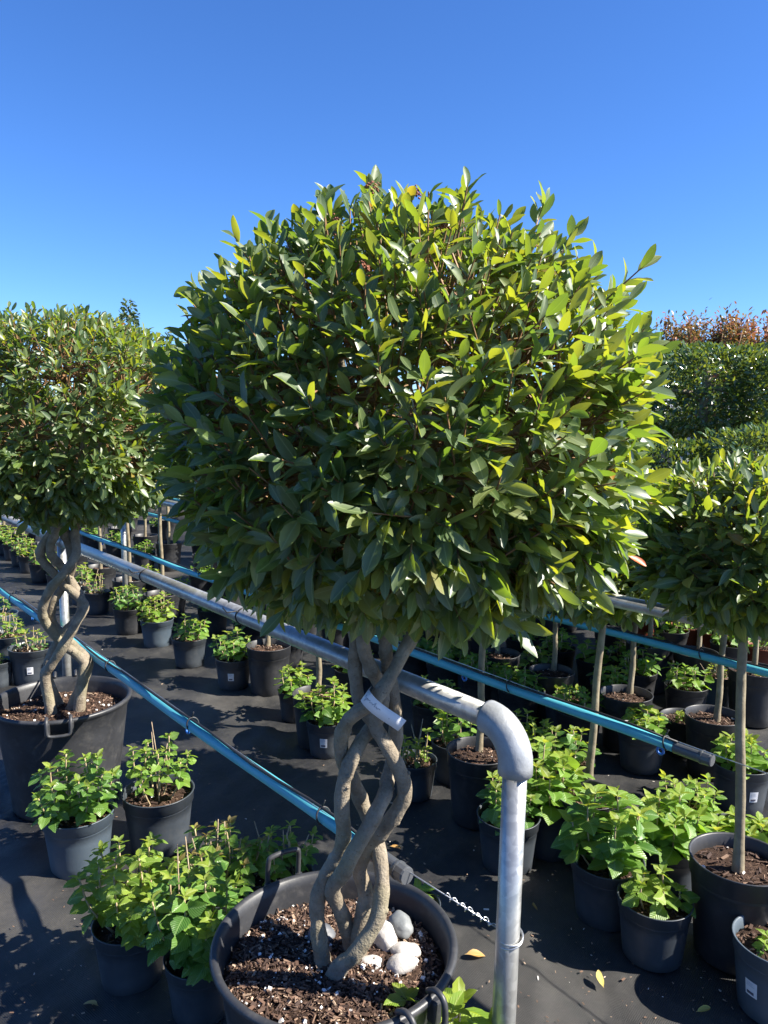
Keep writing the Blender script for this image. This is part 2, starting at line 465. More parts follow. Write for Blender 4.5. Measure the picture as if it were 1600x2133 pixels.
# ------------------------------------------------------------------ leaves
def leaf_template(kind, var):
    """unit leaf: x across, y along 0..1, z up; returns V (n,3), F (m,4), UV"""
    rs = np.random.default_rng(100 + var + 17 * (kind != 'bay'))
    if kind == 'bay':
        T = [0.0, 0.10, 0.25, 0.45, 0.65, 0.83, 0.94, 1.0]
        Wd = [0.03, 0.12, 0.60, 0.96, 0.98, 0.70, 0.34, 0.04]
        cols = [-1, 0, 1]
        fold, curl, wave = 0.25 + 0.45 * rs.random(), -0.12 + 0.30 * rs.normal(), 0.16
        ser = 0
    elif kind == 'bayfar':
        T = [0.0, 0.14, 0.45, 0.78, 1.0]
        Wd = [0.02, 0.25, 0.98, 0.80, 0.05]
        cols = [-1, 0, 1]
        fold, curl, wave = 0.35, 0.15 * rs.normal(), 0.0
        ser = 0
    else:
        T = [0.0, 0.10, 0.22, 0.36, 0.50, 0.64, 0.78, 0.90, 1.0]
        Wd = [0.03, 0.16, 0.80, 1.0, 1.0, 0.88, 0.64, 0.33, 0.01]
        cols = [-1, -0.5, 0, 0.5, 1]
        fold, curl, wave = 0.22 + 0.2 * rs.random(), -0.25 - 0.25 * rs.random(), 0.10
        ser = 0.07
    V = []; UV = []
    ph = rs.random() * 6
    bend = 0.16 * rs.normal()
    for i, (t, w) in enumerate(zip(T, Wd)):
        for c in cols:
            ww = w
            if ser and abs(c) == 1 and 0 < i < len(T) - 1:
                ww = w * (1 + ser * (1 if i % 2 else -1))
            x = c * ww * 0.5
            z = fold * abs(x) - abs(x) ** 2 * 0.3 + curl * t * t + wave * math.sin(7 * t + ph + (2 if c > 0 else 0)) * abs(c) * w * 0.5
            V.append((x + bend * math.sin(math.pi * t) * 0.5, t, z))
            UV.append((0.5 + 0.5 * c * w, t))
    k = len(cols)
    F = []
    for i in range(len(T) - 1):
        for j in range(k - 1):
            a = i * k + j
            F.append((a, a + 1, a + k + 1, a + k))
    return np.array(V), np.array(F), np.array(UV)
TPL = {}
def tpl(kind, var):
    if (kind, var) not in TPL:
        TPL[(kind, var)] = leaf_template(kind, var)
    return TPL[(kind, var)]
LEAFMESH = {}
def leaf_mesh(kind, var, mkey, ratio):
    key = (kind, var, mkey)
    if key not in LEAFMESH:
        V, F, UV = tpl(kind, var)
        V = V * np.array([ratio, 1, ratio])
        LEAFMESH[key] = to_mesh('leaf', V, F, M[mkey], rnd=np.full(len(V), 0.0), uv=UV)
    return LEAFMESH[key]
class Leaves:
    """a bag of leaves: position, frame, length, width ratio, random value, material key"""
    def __init__(s):
        s.P = []; s.D = []; s.Nn = []; s.L = []; s.Wr = []; s.R = []; s.K = []
    def add(s, p, d, ref, L, wr, r, k='a'):
        s.P.append(tuple(p)); s.D.append(tuple(d)); s.Nn.append(tuple(ref)); s.L.append(L); s.Wr.append(wr); s.R.append(r); s.K.append(k)
    def frames(s):
        D = np.array(s.D, float); D /= np.linalg.norm(D, axis=1, keepdims=True)
        R = np.array(s.Nn, float)
        X = np.cross(D, R)
        n = np.linalg.norm(X, axis=1, keepdims=True)
        bad = n[:, 0] < 1e-4
        X[bad] = np.cross(D[bad], np.array([0.3, 0.9, 0.1]))
        X /= np.linalg.norm(X, axis=1, keepdims=True)
        Z = np.cross(X, D)
        return np.array(s.P, float), X, D, Z
    def merged(s, name, kind, material, sel=None, nvar=8):
        P, X, D, Z = s.frames()
        L = np.array(s.L); Wr = np.array(s.Wr); R = np.array(s.R)
        idx = np.arange(len(L)) if sel is None else np.asarray(sel)
        Vs, Fs, Us, Rs = [], [], [], []
        off = 0
        var = idx % nvar
        for v in range(nvar):
            ii = idx[var == v]
            if len(ii) == 0:
                continue
            V, F, UV = tpl(kind, v)
            n = len(V)
            x = V[None, :, 0] * Wr[ii, None]; y = np.broadcast_to(V[None, :, 1], x.shape); z = V[None, :, 2] * Wr[ii, None]
            W_ = P[ii, None, :] + L[ii, None, None] * (x[..., None] * X[ii, None, :] + y[..., None] * D[ii, None, :] + z[..., None] * Z[ii, None, :])
            Vs.append(W_.reshape(-1, 3))
            Fs.append((F[None] + (off + n * np.arange(len(ii)))[:, None, None]).reshape(-1, 4))
            Us.append(np.tile(UV, (len(ii), 1)))
            Rs.append(np.repeat(R[ii], n))
            off += n * len(ii)
        return to_mesh(name, np.vstack(Vs), np.vstack(Fs), material, rnd=np.concatenate(Rs), uv=np.vstack(Us))
    def objects(s, parent, kind, mats, sel=None, nvar=8, ratio=0.38):
        P, X, D, Z = s.frames()
        idx = range(len(s.L)) if sel is None else sel
        for i in idx:
            o = obj('leaf', leaf_mesh(kind, int(i) % nvar, mats[s.K[i]], ratio), parent)
            l = s.L[i]; q = s.Wr[i] / ratio
            o.matrix_basis = Matrix(((X[i, 0] * l * q, D[i, 0] * l, Z[i, 0] * l, P[i, 0]), (X[i, 1] * l * q, D[i, 1] * l, Z[i, 1] * l, P[i, 1]), (X[i, 2] * l * q, D[i, 2] * l, Z[i, 2] * l, P[i, 2]), (0, 0, 0, 1)))

def rand_dir():
    v = RNG.normal(size=3)
    return v / np.linalg.norm(v)
UP = np.array([0, 0, 1.0])
def norm(v):
    return v / (np.linalg.norm(v) + 1e-9)

def make_crown(rx, ry, rz, n_out, n_in, Lm, seed, ex=2.4, top_spikes=0.10, bumps=0.06, bare=0.0):
    """clipped bay crown about the origin: shoots ending near the surface, leaves spiralling along each of them"""
    rg = np.random.default_rng(seed)
    lv = Leaves(); tips = []
    n = n_out + n_in
    golden = math.pi * (3 - math.sqrt(5))
    off = rg.random(3) * 50
    for i in range(n):
        inner = i >= n_out
        j = i if not inner else i - n_out
        cnt = n_out if not inner else n_in
        z = 1 - 2 * (j + 0.5) / cnt
        a = j * golden + rg.random() * 0.6
        rr = math.sqrt(max(0, 1 - z * z))
        d = np.array([rr * math.cos(a), rr * math.sin(a), z]) + rg.normal(size=3) * 0.07
        d = norm(d)
        rzz, e_ = (rz, ex) if d[2] > 0 else (rz * 0.92, ex + (2.6 - ex) * min(1, -d[2] * 2))
        q = (abs(d[0] / rx) ** e_ + abs(d[1] / ry) ** e_ + abs(d[2] / rzz) ** e_) ** (-1 / e_)
        nz = mnoise.noise(Vector(d * 2.6 + off)) * bumps * 1.4 + mnoise.noise(Vector(d * 6 + off)) * bumps
        k = rg.uniform(0.91, 1.005) if not inner else rg.uniform(0.5, 0.88)
        if not inner and rg.random() < top_spikes:
            k += rg.uniform(0.02, 0.07)
        tip = d * q * (k + nz)
        sd = norm(d * 0.75 + UP * (0.62 if d[2] > -0.35 else 0.05) + rg.normal(size=3) * 0.22)
        sl_ = rg.uniform(0.07, 0.13)
        base = tip - sd * sl_ - d * 0.02
        tips.append((base, tip, d, inner))
        nl = int(rg.integers(7, 12)) if not inner else int(rg.integers(4, 7))
        a0 = rg.random() * 6.28
        e1 = norm(np.cross(sd, UP + rg.normal(size=3) * 0.2)); e2 = np.cross(sd, e1)
        for m in range(nl):
            t = 0.22 + 0.78 * (m + rg.random() * 0.5) / nl
            p = base + (tip - base) * t
            a0 += 2.39996
            rad = e1 * math.cos(a0) + e2 * math.sin(a0)
            op = rg.uniform(0.75, 1.25) if t < 0.8 else rg.uniform(0.35, 0.9)
            ld = sd * math.cos(op) + rad * math.sin(op) + d * 0.15 - UP * (0.32 if d[2] < 0.0 else 0.06)
            ref = sd * 0.8 + UP * 0.45 + d * 0.3 + rg.normal(size=3) * 0.38
            L = Lm * rg.uniform(0.72, 1.22) * (0.8 if t > 0.93 else 1) * (1.0 - 0.26 * d[2])
            lv.add(p, ld, ref, L, rg.uniform(0.28, 0.40), min(0.999, rg.random() ** 1.15 * (0.9 if d[2] < 0.2 else 1.0)))
    return lv, tips

def pick_large(lv, base, k, rot=None):
    """indices of the k leaves that show largest: near the camera and on the camera's side of the crown"""
    P = np.array(lv.P)
    if rot is not None:
        P = P @ np.array(rot.to_3x3()).T
    C = P.mean(axis=0)
    Wp = P + np.array(base)
    cam_p = np.array([0, 0, CAM_H])
    v = cam_p - Wp
    dist = np.linalg.norm(v, axis=1)
    tc_ = norm(cam_p - (np.array(base) + C))
    out = P - C
    r = np.linalg.norm(out, axis=1)
    facing = (out @ tc_)
    score = np.array(lv.L) / dist * (0.4 + facing / (r.max() + 1e-6))
    return np.argsort(-score)[:k]

# ------------------------------------------------------------------ ground
def build_ground():
    def axis(lo, hi, step, far):
        a = list(np.arange(lo, hi, step))
        x = hi; s = step
        while x < far:
            a.append(x); s *= 1.35; x += s
        a.append(far)
        x = lo - step; s = step
        pre = []
        while x > -far:
            pre.append(x); s *= 1.35; x -= s
        pre.append(-far)
        return np.array(pre[::-1] + a)
    xs = axis(-2.6, 2.8, 0.03, 900.0)
    ys = axis(1.2, 5.5, 0.03, 900.0)
    nx, ny = len(xs), len(ys)
    V = np.zeros((ny, nx, 3))
    for j, y in enumerate(ys):
        for i, x in enumerate(xs):
            z = 0.0
            if -9 < x < 9 and -3 < y < 12:
                u = x * 0.79 + y * 0.62; w = -x * 0.62 + y * 0.79
                z = 0.010 * (mnoise.noise(Vector((u * 1.6, w * 1.6, 3))) - 0.35)
                rdg = mnoise.noise(Vector((u * 7 + 0.6 * w, w * 1.1, 9)))
                z += 0.016 * max(0, 1 - abs(rdg) * 4.5) * max(0, mnoise.noise(Vector((u, w, 20))) + 0.25)
                rd2 = mnoise.noise(Vector((u * 2.2 - w * 3.5, w * 1.2 + u, 31)))
                z += 0.009 * max(0, 1 - abs(rd2) * 6)
                z += 0.0035 * mnoise.noise(Vector((u * 9, w * 7, 1)))
            V[j, i] = (x, y, z)
    idx = np.arange(nx * ny).reshape(ny, nx)
    F = np.stack([idx[:-1, :-1], idx[:-1, 1:], idx[1:, 1:], idx[1:, :-1]], axis=-1).reshape(-1, 4)
    o = obj('ground', to_mesh('ground', V.reshape(-1, 3), F, M['fabric']))
    o['kind'] = 'structure'
    o['label'] = 'black woven ground fabric covering the nursery beds, dusty and wrinkled'
build_ground()

# ------------------------------------------------------------------ fences: rail, posts and blue water pipe, running away at an angle
R0 = at_height(1020, 1494, 1.0)          # rail just before its elbow
R1 = at_height(44, 1092, 1.0)
DIR = (R1 - R0); DIR.z = 0; DIR.normalize()
NRM = Vector((DIR.y, -DIR.x, 0))          # away from the camera, across the rows
OFF1 = R0.dot(NRM)
PIPE_H = 0.60
def row_pt(off, t, z=0.0):
    return NRM * off + DIR * t + Vector((0, 0, z))
def row_at_px(off, px, z=0.0):
    """where the row at this offset crosses picture column px (ground level)"""
    best = None
    for k in range(-100, 1400):
        p = row_pt(off, k * 0.02, z)
        v = p - Vector((0, 0, CAM_H))
        dp = v.dot(fwd)
        if dp < 0.3:
            continue
        x = CX + FPX * v.dot(rgt) / dp
        if best is None or abs(x - px) < best[0]:
            best = (abs(x - px), p)
    return best[1]
T0 = R0.dot(DIR)

def build_rail():
    E = at_height(1068, 1512, 1.0)
    off = OFF1
    tE = R0.dot(DIR) - 0.071
    end = row_pt(off, tE, 1.0)
    t = thing('pipe_rail', (end.x, end.y, 0), 'galvanised tube rail with cast elbow running behind the braided bay trees', 'rail')
    L = lambda p: Vector(p) - Vector((end.x, end.y, 0))
    r = 0.0242
    # elbow: a quarter bend from the rail into the leg, thicker than the tube
    el = MB()
    R_ = 0.072
    pts = [row_pt(off, tE + 0.075, 1.0)]
    for k in range(0, 11):
        a = math.pi / 2 * k / 10
        pts.append(row_pt(off, tE + R_ - R_ * math.sin(a) , 1.0 - R_ + R_ * math.cos(a)))
    pts.append(row_pt(off, tE, 1.0 - R_ - 0.02))
    pts = [L(p) for p in pts]
    rr = [r * 1.42] * len(pts)
    el.tube(pts, rr, 28)
    e = obj('elbow', el.mesh('elbow', M['cast']), t)
    lg = MB()
    foot = row_pt(off, tE, 0.0) + Vector((-0.012, 0, 0))
    lg.tube([L(row_pt(off, tE, 0.94)), L(foot) + Vector((0, 0, -0.05))], [r, r], 28)
    obj('post', lg.mesh('post', M['galv']), t)
    ra = MB()
    t1 = R1.dot(DIR)
    ra.tube([L(row_pt(off, tE + 0.05, 1.0)), L(row_pt(off, t1, 1.0))], [r * 1.02] * 2, 28)
    obj('rail', ra.mesh('rail', M['galv']), t)
    ra = MB()
    ra.tube([L(row_pt(off, t1 - 0.12, 1.0)), L(row_pt(off, t1 + 6.5, 1.0))], [r * 0.86] * 2, 20)
    obj('rail', ra.mesh('rail', M['galv']), t)
    for px in (136,):
        p = row_at_px(off, px, 0.55)
        tt = p.dot(DIR)
        ps = MB()
        ps.tube([L(row_pt(off, tt, 0.985)), L(row_pt(off, tt, -0.05))], [0.021] * 2, 20)
        ps.tube([L(row_pt(off, tt - 0.05, 1.0)), L(row_pt(off, tt + 0.05, 1.0))], [r * 1.3] * 2, 20)
        obj('post', ps.mesh('post', M['galv']), t)
    ps = MB()
    ps.tube([L(row_pt(off, t1 + 3.4, 0.985)), L(row_pt(off, t1 + 3.4, -0.05))], [0.021] * 2, 16)
    obj('post', ps.mesh('post', M['galv']), t)
    for px in (304, 505):                       # cable ties wrapped round the rail
        p = row_at_px(off, px, 1.0)
        tt = p.dot(DIR)
        tb = MB()
        ring = [L(row_pt(off, tt + 0.004 * math.sin(k), 1.0)) + (NRM * math.cos(k / 16 * 6.283) + Vector((0, 0, 1)) * math.sin(k / 16 * 6.283)) * (r * 1.06) for k in range(16)]
        tb.tube(ring, 0.0028, 6, closed=True)
        tb.tube([ring[6], ring[6] + Vector((-0.03, -0.02, 0.0)), ring[6] + Vector((-0.045, -0.01, 0.012))], 0.0022, 5)
        obj('cable_tie', tb.mesh('cable_tie', M['cable']), t)
    return tE, t1
tE, t1 = build_rail()

def build_pipe(off, t_end, t_far, label, ties, hooks, cap=True, radius=0.0168, h=PIPE_H, dripline=True):
    """blue plastic water pipe along a row; ends in a screw cap"""
    base = row_pt(off, t_end, 0)
    t = thing('water_pipe', base, label, 'water pipe')
    L = lambda p: Vector(p) - base
    m = MB()
    n = 60
    pts = []
    for k in range(n + 1):
        tt = t_end + (t_far - t_end) * k / n
        pts.append(L(row_pt(off + 0.004 * math.sin(k * 0.7), tt, h - 0.006 * math.sin((tt - t_end) * 2.2) ** 2)))
    m.tube(pts, radius, 20)
    obj('tube', m.mesh('tube', M['pipe']), t)
    if cap:
        c = MB()
        a = L(row_pt(off, t_end, h))
        c.tube([a + DIR * 0.03, a - DIR * 0.05], [radius * 1.13] * 2, 24)
        c.tube([a - DIR * 0.05, a - DIR * 0.058, a - DIR * 0.062], [radius * 1.13, radius * 1.28, radius * 1.28], 24)
        c.tube([a - DIR * 0.062, a - DIR * 0.085, a - DIR * 0.09], [radius * 1.2, radius * 1.2, radius * 1.08], 12)
        obj('end_cap', c.mesh('end_cap', M['cap'], smooth=False), t)
    if dripline:
        d = MB()
        pts = [L(row_pt(off - 0.006 + 0.006 * math.sin(k * 1.3), t_end + (t_far - t_end) * k / 80 + 0.02, h + radius + 0.004 + 0.004 * math.sin(k * 0.9))) for k in range(81)]
        d.tube(pts, 0.0042, 6)
        obj('drip_line', d.mesh('drip_line', M['cable']), t)
    for px in ties:
        tt = row_at_px(off, px, h).dot(DIR)
        tb = MB()
        ring = [L(row_pt(off, tt + 0.006 * math.sin(k / 16 * 6.283), h + 0.004)) + (NRM * math.cos(k / 16 * 6.283) + Vector((0, 0, 1)) * math.sin(k / 16 * 6.283)) * (radius + 0.004) for k in range(16)]
        tb.tube(ring, 0.0026, 6, closed=True)
        tb.tube([ring[4], ring[4] + Vector((0.008, -0.006, 0.022))], 0.002, 5)
        obj('cable_tie', tb.mesh('cable_tie', M['cable']), t)
    for px in hooks:
        tt = row_at_px(off, px, h).dot(DIR)
        hk = MB()
        c0 = L(row_pt(off, tt, h - radius - 0.012))
        ring = [c0 + (DIR * math.cos(k / 12 * 6.283) + Vector((0, 0, 1)) * math.sin(k / 12 * 6.283)) * 0.011 for k in range(12)]
        hk.tube(ring, 0.004, 6, closed=True)
        obj('pipe_clip', hk.mesh('pipe_clip', M['hook']), t)
    return t
pc1 = at_height(795, 1788, PIPE_H)
OFFP1 = pc1.dot(NRM)
build_pipe(OFFP1, pc1.dot(DIR), pc1.dot(DIR) + 11, 'sunlit blue water pipe under the tube rail, ending behind the braided trunk', (678, 402, 229, 28), (388, 184, 68))
pc2 = at_height(1425, 1563, PIPE_H)
OFF2 = pc2.dot(NRM)
build_pipe(OFF2, pc2.dot(DIR), pc2.dot(DIR) + 13, 'blue water pipe with grey screw cap among the straight stemmed bays', (1388, 1060, 500, 420), (1377, 968, 690, 214))
pc3 = at_height(1600, 1400, PIPE_H)
OFF3 = pc3.dot(NRM)
build_pipe(OFF3, pc3.dot(DIR) - 0.8, pc3.dot(DIR) + 14, 'blue water pipe beyond the capped one, passing bare twiggy pots', (1460,), (), cap=False)
pc4 = at_height(1590, 1292, PIPE_H)
OFF4 = pc4.dot(NRM)
build_pipe(OFF4, pc4.dot(DIR) - 0.8, pc4.dot(DIR) + 14, 'thin strip of blue pipe just above the grey rail beneath bay crowns', (1400, 1480, 1540), (), cap=False, dripline=False)

def build_rail2():
    a = at_height(1600, 1322, 1.0); b = at_height(1320, 1258, 1.0)
    off = (a.dot(NRM) + b.dot(NRM)) / 2
    ta, tb_ = a.dot(DIR) - 0.9, a.dot(DIR) + 10
    base = row_pt(off, ta, 0)
    t = thing('pipe_rail', base, 'shaded galvanised rail under the dark standard bay crowns', 'rail')
    L = lambda p: Vector(p) - base
    m = MB(); m.tube([L(row_pt(off, ta, 1.0)), L(row_pt(off, tb_, 1.0))], [0.023] * 2, 20)
    obj('rail', m.mesh('rail', M['galv']), t)
    for tt in (ta, row_at_px(off, 257, 0.6).dot(DIR)):
        m = MB(); m.tube([L(row_pt(off, tt, 1.0)), L(row_pt(off, tt, -0.05))], [0.021] * 2, 16)
        obj('post', m.mesh('post', M['galv']), t)
build_rail2()

# wires that carry on from the pipe ends to the end posts
def build_wires():
    a = row_pt(OFFP1 + 0.0, pc1.dot(DIR) - 0.06, PIPE_H + 0.012)
    post = row_pt(OFF1, tE, 0)
    hz = at_dist(1058, 1950, post.y).z
    b = Vector((post.x, post.y, hz))
    t = thing('tension_wire', (post.x, post.y, 0), 'steel wire twisted and looped round the galvanised end post', 'wire')
    L = lambda p: Vector(p) - Vector((post.x, post.y, 0))
    m = MB()
    far = row_pt(OFFP1, pc1.dot(DIR) + 3.0, PIPE_H + 0.034)
    d = (b - a)
    m.tube([L(far), L(a), L(b)], 0.0016, 6)
    tw = []
    for k in range(90):
        q = 0.45 + 0.53 * k / 89
        rr = 0.0038 + 0.003 * (0.5 + 0.5 * math.sin(k * 0.25))
        tw.append(L(a + d * q) + (Vector((0, 0, 1)) * math.cos(k * 0.55) + Vector((0.6, 0.8, 0)) * math.sin(k * 0.55)) * rr)
    m.tube(tw, 0.0014, 5)
    obj('wire', m.mesh('wire', M['wire']), t)
    lp = MB()
    for dz, ph in ((0.004, 0.0), (-0.006, 1.0)):
        ring = [L(b) + Vector((math.cos(k / 24 * 6.283) * 0.0262, math.sin(k / 24 * 6.283) * 0.0262, dz + 0.007 * math.sin(k / 24 * 6.283 + ph))) for k in range(24)]
        lp.tube(ring, 0.0019, 6, closed=True)
    obj('loop', lp.mesh('loop', M['wire']), t)
    a = row_pt(OFF2, pc2.dot(DIR) - 0.05, PIPE_H + 0.02)
    t = thing('tension_wire', (a.x, a.y, 0), 'thin wire running on from the grey capped pipe end', 'wire')
    m = MB()
    a0 = Vector((a.x, a.y, 0))
    m.tube([row_pt(OFF2, pc2.dot(DIR) + 3, PIPE_H + 0.036) - a0, a - a0, row_pt(OFF2, pc2.dot(DIR) - 1.4, PIPE_H + 0.02) - a0], 0.0018, 6)
    obj('wire', m.mesh('wire', M['wire']), t)
build_wires()

# ------------------------------------------------------------------ pots and soil
def pot_mesh(key, rad, h, mkey, feet=True):
    m = MB()
    rb = rad * 0.80
    lip = 0.016 * rad / 0.115
    prof = [(0.0, 0.004), (rb * 0.93, 0.004), (rb * 0.95, 0.0), (rb, 0.004)]
    prof += [(rb + (rad * 0.95 - rb) * k / 4, 0.004 + (h * 0.80 - 0.004) * k / 4) for k in range(1, 5)]
    prof += [(rad * 0.985, h * 0.81), (rad * 0.99, h * 0.97), (rad * 1.02, h * 0.985), (rad * 1.025, h * 0.998), (rad * 1.0, h), (rad * 0.965, h * 0.99), (rad * 0.955, h * 0.8), (rad * 0.92, h * 0.70), (0, h * 0.69)]
    m.lathe(prof, 44, wob=0.006)
    return m.mesh(key, M[mkey])
_potcache = {}
def pot(parent, rad, h, mkey):
    k = (mkey,)
    if k not in _potcache:
        _potcache[k] = pot_mesh('pot', 0.115, 0.20, mkey)
    o = obj('pot', _potcache[k], parent)
    o.scale = (rad / 0.115, rad / 0.115, h / 0.20)
    o.rotation_euler.z = random.random() * 6.28
    return o
def soil_mesh(rad, seed, mound=0.012, n=26, rough=0.006):
    V = [(0, 0, mound + 0.002)]; F = []
    rings = max(5, n // 3)
    for i in range(1, rings + 1):
        r = rad * i / rings
        for k in range(n):
            a = 2 * math.pi * k / n + 0.13 * i
            x, y = r * math.cos(a), r * math.sin(a)
            z = mound * (1 - (i / rings) ** 2) + rough * (mnoise.noise(Vector((x * 30 + seed, y * 30, 0))) + mnoise.noise(Vector((x * 80, y * 80 + seed, 4))))
            if i == rings:
                z -= 0.004
            V.append((x, y, z))
    for k in range(n):
        F.append((0, 1 + k, 1 + (k + 1) % n))
    for i in range(rings - 1):
        for k in range(n):
            a = 1 + i * n + k; b = 1 + i * n + (k + 1) % n
            F.append((a, a + n, b + n, b))
    return to_mesh('soil', V, F, M['soil'])
def chips_mesh(rad, count, seed, mound, size=(0.003, 0.012), light=1.0):
    rg = np.random.default_rng(seed)
    m = MB()
    for i in range(count):
        r = rad * math.sqrt(rg.random()) * 0.98
        a = rg.random() * 6.283
        x, y = r * math.cos(a), r * math.sin(a)
        z = mound * (1 - (r / rad) ** 2) + 0.003 + rg.random() * 0.004
        white = rg.random() < 0.022 * light
        if white:
            s = 0.0012 + 0.0035 * rg.random() ** 2 ; h = (s, s * 0.9, s * 0.8); v = rg.uniform(0.93, 1)
        else:
            l = size[0] + (size[1] - size[0]) * rg.random() ** 2.2; h = (l, l * rg.uniform(0.12, 0.45), l * rg.uniform(0.08, 0.2)); v = 0.88 * rg.random() ** 1.9
        q = Matrix.Rotation(rg.random() * 6.28, 3, 'Z') @ Matrix.Rotation(rg.normal() * 0.5, 3, 'X') @ Matrix.Rotation(rg.normal() * 0.4, 3, 'Y')
        m.box((x, y, z), h, q, v)
    me = m.mesh('bark_chips', M['chips'], smooth=False, rnd=True)
    return me
_soil = [soil_mesh(0.105, s, 0.008) for s in (1, 2, 3)]
_chips = [chips_mesh(0.100, 170, s, 0.008) for s in (5, 6, 7)]
def soil(parent, rad, z):
    k = random.randrange(3)
    s = rad * 0.955 / 0.105
    o = obj('soil', _soil[k], parent, (0, 0, z)); o.scale = (s, s, 1); o.rotation_euler.z = random.random() * 6
    c = obj('bark_chips', _chips[k], o)
    c['kind'] = 'stuff'
def pot_label(parent, rad, h, ang, w=0.038, hh=0.045, mk='paper'):
    """white sticker on the pot wall with grey print, curved to it"""
    z0 = h * 0.36
    V = []; F = []
    def pt(u, v, lift):
        z = z0 + v
        r = rad * 0.80 + (rad * 0.95 - rad * 0.80) * (z / (h * 0.80)) + lift
        a = ang + u / rad
        return (r * math.cos(a), r * math.sin(a), z)
    def patch(m, u0, u1, v0, v1, lift):
        V = []; n = 4
        for k in range(n + 1):
            u = u0 + (u1 - u0) * k / n
            V += [pt(u, v0, lift), pt(u, v1, lift)]
        m.add(V, [(2 * k, 2 * k + 2, 2 * k + 3, 2 * k + 1) for k in range(n)])
    m = MB(); patch(m, -w / 2, w / 2, 0, hh, 0.0018)
    lo = obj('label', m.mesh('label', M[mk]), parent)
    p = MB()
    patch(p, -w * 0.36, w * 0.25, hh * 0.12, hh * 0.30, 0.0026)
    obj('print', p.mesh('print', M['ink']), lo)
    p = MB()
    for v in (0.84, 0.74, 0.64):
        patch(p, -w * 0.38, w * (0.05 + 0.3 * random.random()), hh * v, hh * (v + 0.035), 0.0026)
    obj('print', p.mesh('print', M['inkpale']), lo)

# ------------------------------------------------------------------ the big braided bay trees
TRUNK_D = None
def big_tub(parent, R, H):
    m = MB()
    rb = R * 0.78
    prof = [(0, 0.006), (rb * 0.97, 0.006), (rb, 0.0), (rb * 1.01, 0.012)]
    prof += [(rb + (R * 0.965 - rb) * k / 6, 0.012 + (H * 0.90 - 0.012) * k / 6) for k in range(1, 7)]
    prof += [(R * 0.985, H * 0.915), (R * 0.995, H * 0.95), (R * 1.03, H * 0.965), (R * 1.045, H * 0.985), (R * 1.035, H * 1.0), (R * 1.005, H * 1.006), (R * 0.975, H * 0.995), (R * 0.955, H * 0.95), (R * 0.93, H * 0.80), (R * 0.90, H * 0.70), (0, H * 0.69)]
    m.lathe(prof, 96, wob=0.006)
    return obj('tub', m.mesh('tub', M['tub']), parent)
def tub_handle(tub, R, H, ang, upright, w=0.085):
    """flat-bar carrying handle hinged in two lugs on the rim"""
    ca, sa = math.cos(ang), math.sin(ang)
    out = Vector((ca, sa, 0)); tan = Vector((-sa, ca, 0)); z = Vector((0, 0, 1))
    m = MB()
    if upright:
        prof = [(-w / 2, -0.045, 0.012), (-w / 2, 0.0, 0.012), (-w / 2 * 0.97, 0.055, 0.006), (-w * 0.38, 0.066, 0.004), (0, 0.070, 0.003), (w * 0.38, 0.066, 0.004), (w / 2 * 0.97, 0.055, 0.006), (w / 2, 0.0, 0.012), (w / 2, -0.045, 0.012)]
        pts = [out * (R * 1.02 + o) + tan * u + z * (H + v) for (u, v, o) in prof]
    else:
        prof = [(-w / 2, 0.004, -0.012), (-w / 2, 0.018, 0.012), (-w / 2, 0.006, 0.034), (-w / 2 * 0.97, -0.035, 0.038), (-w * 0.36, -0.046, 0.038), (0, -0.048, 0.038), (w * 0.36, -0.046, 0.038), (w / 2 * 0.97, -0.035, 0.038), (w / 2, 0.006, 0.034), (w / 2, 0.018, 0.012), (w / 2, 0.004, -0.012)]
        pts = [out * (R * 1.0 + o) + tan * u + z * (H + v) for (u, v, o) in prof]
    pts = catmull(pts, 3)
    m.tube(pts, 0.0065, 10)
    h = obj('handle', m.mesh('handle', M['tub']), tub)
    for s in (-1, 1):
        g = MB()
        q = Matrix.Rotation(ang, 3, 'Z')
        g.box(out * (R * 1.025) + tan * (s * w / 2) + z * (H - 0.028), (0.013, 0.010, 0.026), q)
        me = g.mesh('lug', M['tub'], smooth=False)
        o = obj('lug', me, tub)
        bv = o.modifiers.new('bevel', 'BEVEL'); bv.width = 0.005; bv.segments = 2

# strands traced on the photograph: (px, py, depth shift in metres; + is towards the camera)
STRANDS = [
    [(684, 2045, .030), (712, 2010, .035), (741, 1985, .035), (785, 1915, .020), (796, 1840, .0), (789, 1775, -.025), (776, 1728, -.045), (757, 1680, -.05), (735, 1627, -.035), (716, 1588, -.012), (710, 1545, .015), (722, 1505, .035), (745, 1484, .045), (774, 1464, .05), (808, 1419, .035), (839, 1362, .005), (862, 1318, -.01), (880, 1260, -.02)],
    [(738, 1975, -.05), (724, 1937, -.05), (706, 1889, -.02), (692, 1852, .01), (715, 1819, .04), (732, 1784, .05), (772, 1714, .05), (803, 1652, .025), (808, 1624, -.012), (818, 1580, -.04), (825, 1517, -.045), (822, 1470, -.045), (816, 1433, -.04), (806, 1377, -.02), (803, 1330, -.01), (806, 1270, .0)],
    [(678, 2035, .0), (668, 1976, -.012), (662, 1920, -.02), (662, 1871, -.015), (682, 1819, -.005), (704, 1784, .0), (716, 1744, .012), (712, 1679, .025), (718, 1626, .03), (727, 1598, .028), (746, 1557, .012), (766, 1526, -.008), (789, 1495, -.025), (797, 1455, -.012), (788, 1419, -.015), (769, 1385, .01), (757, 1345, .02), (752, 1280, .02)],
    [(742, 1990, -.03), (752, 1925, -.035), (763, 1865, -.04), (750, 1812, -.045), (765, 1768, -.035), (791, 1737, -.012), (817, 1706, .005), (839, 1666, .015), (842, 1633, .02), (825, 1588, .022), (797, 1540, .022), (774, 1498, .012), (750, 1462, -.02), (742, 1425, -.02), (740, 1380, -.012), (741, 1340, .0), (735, 1280, .0)],
]
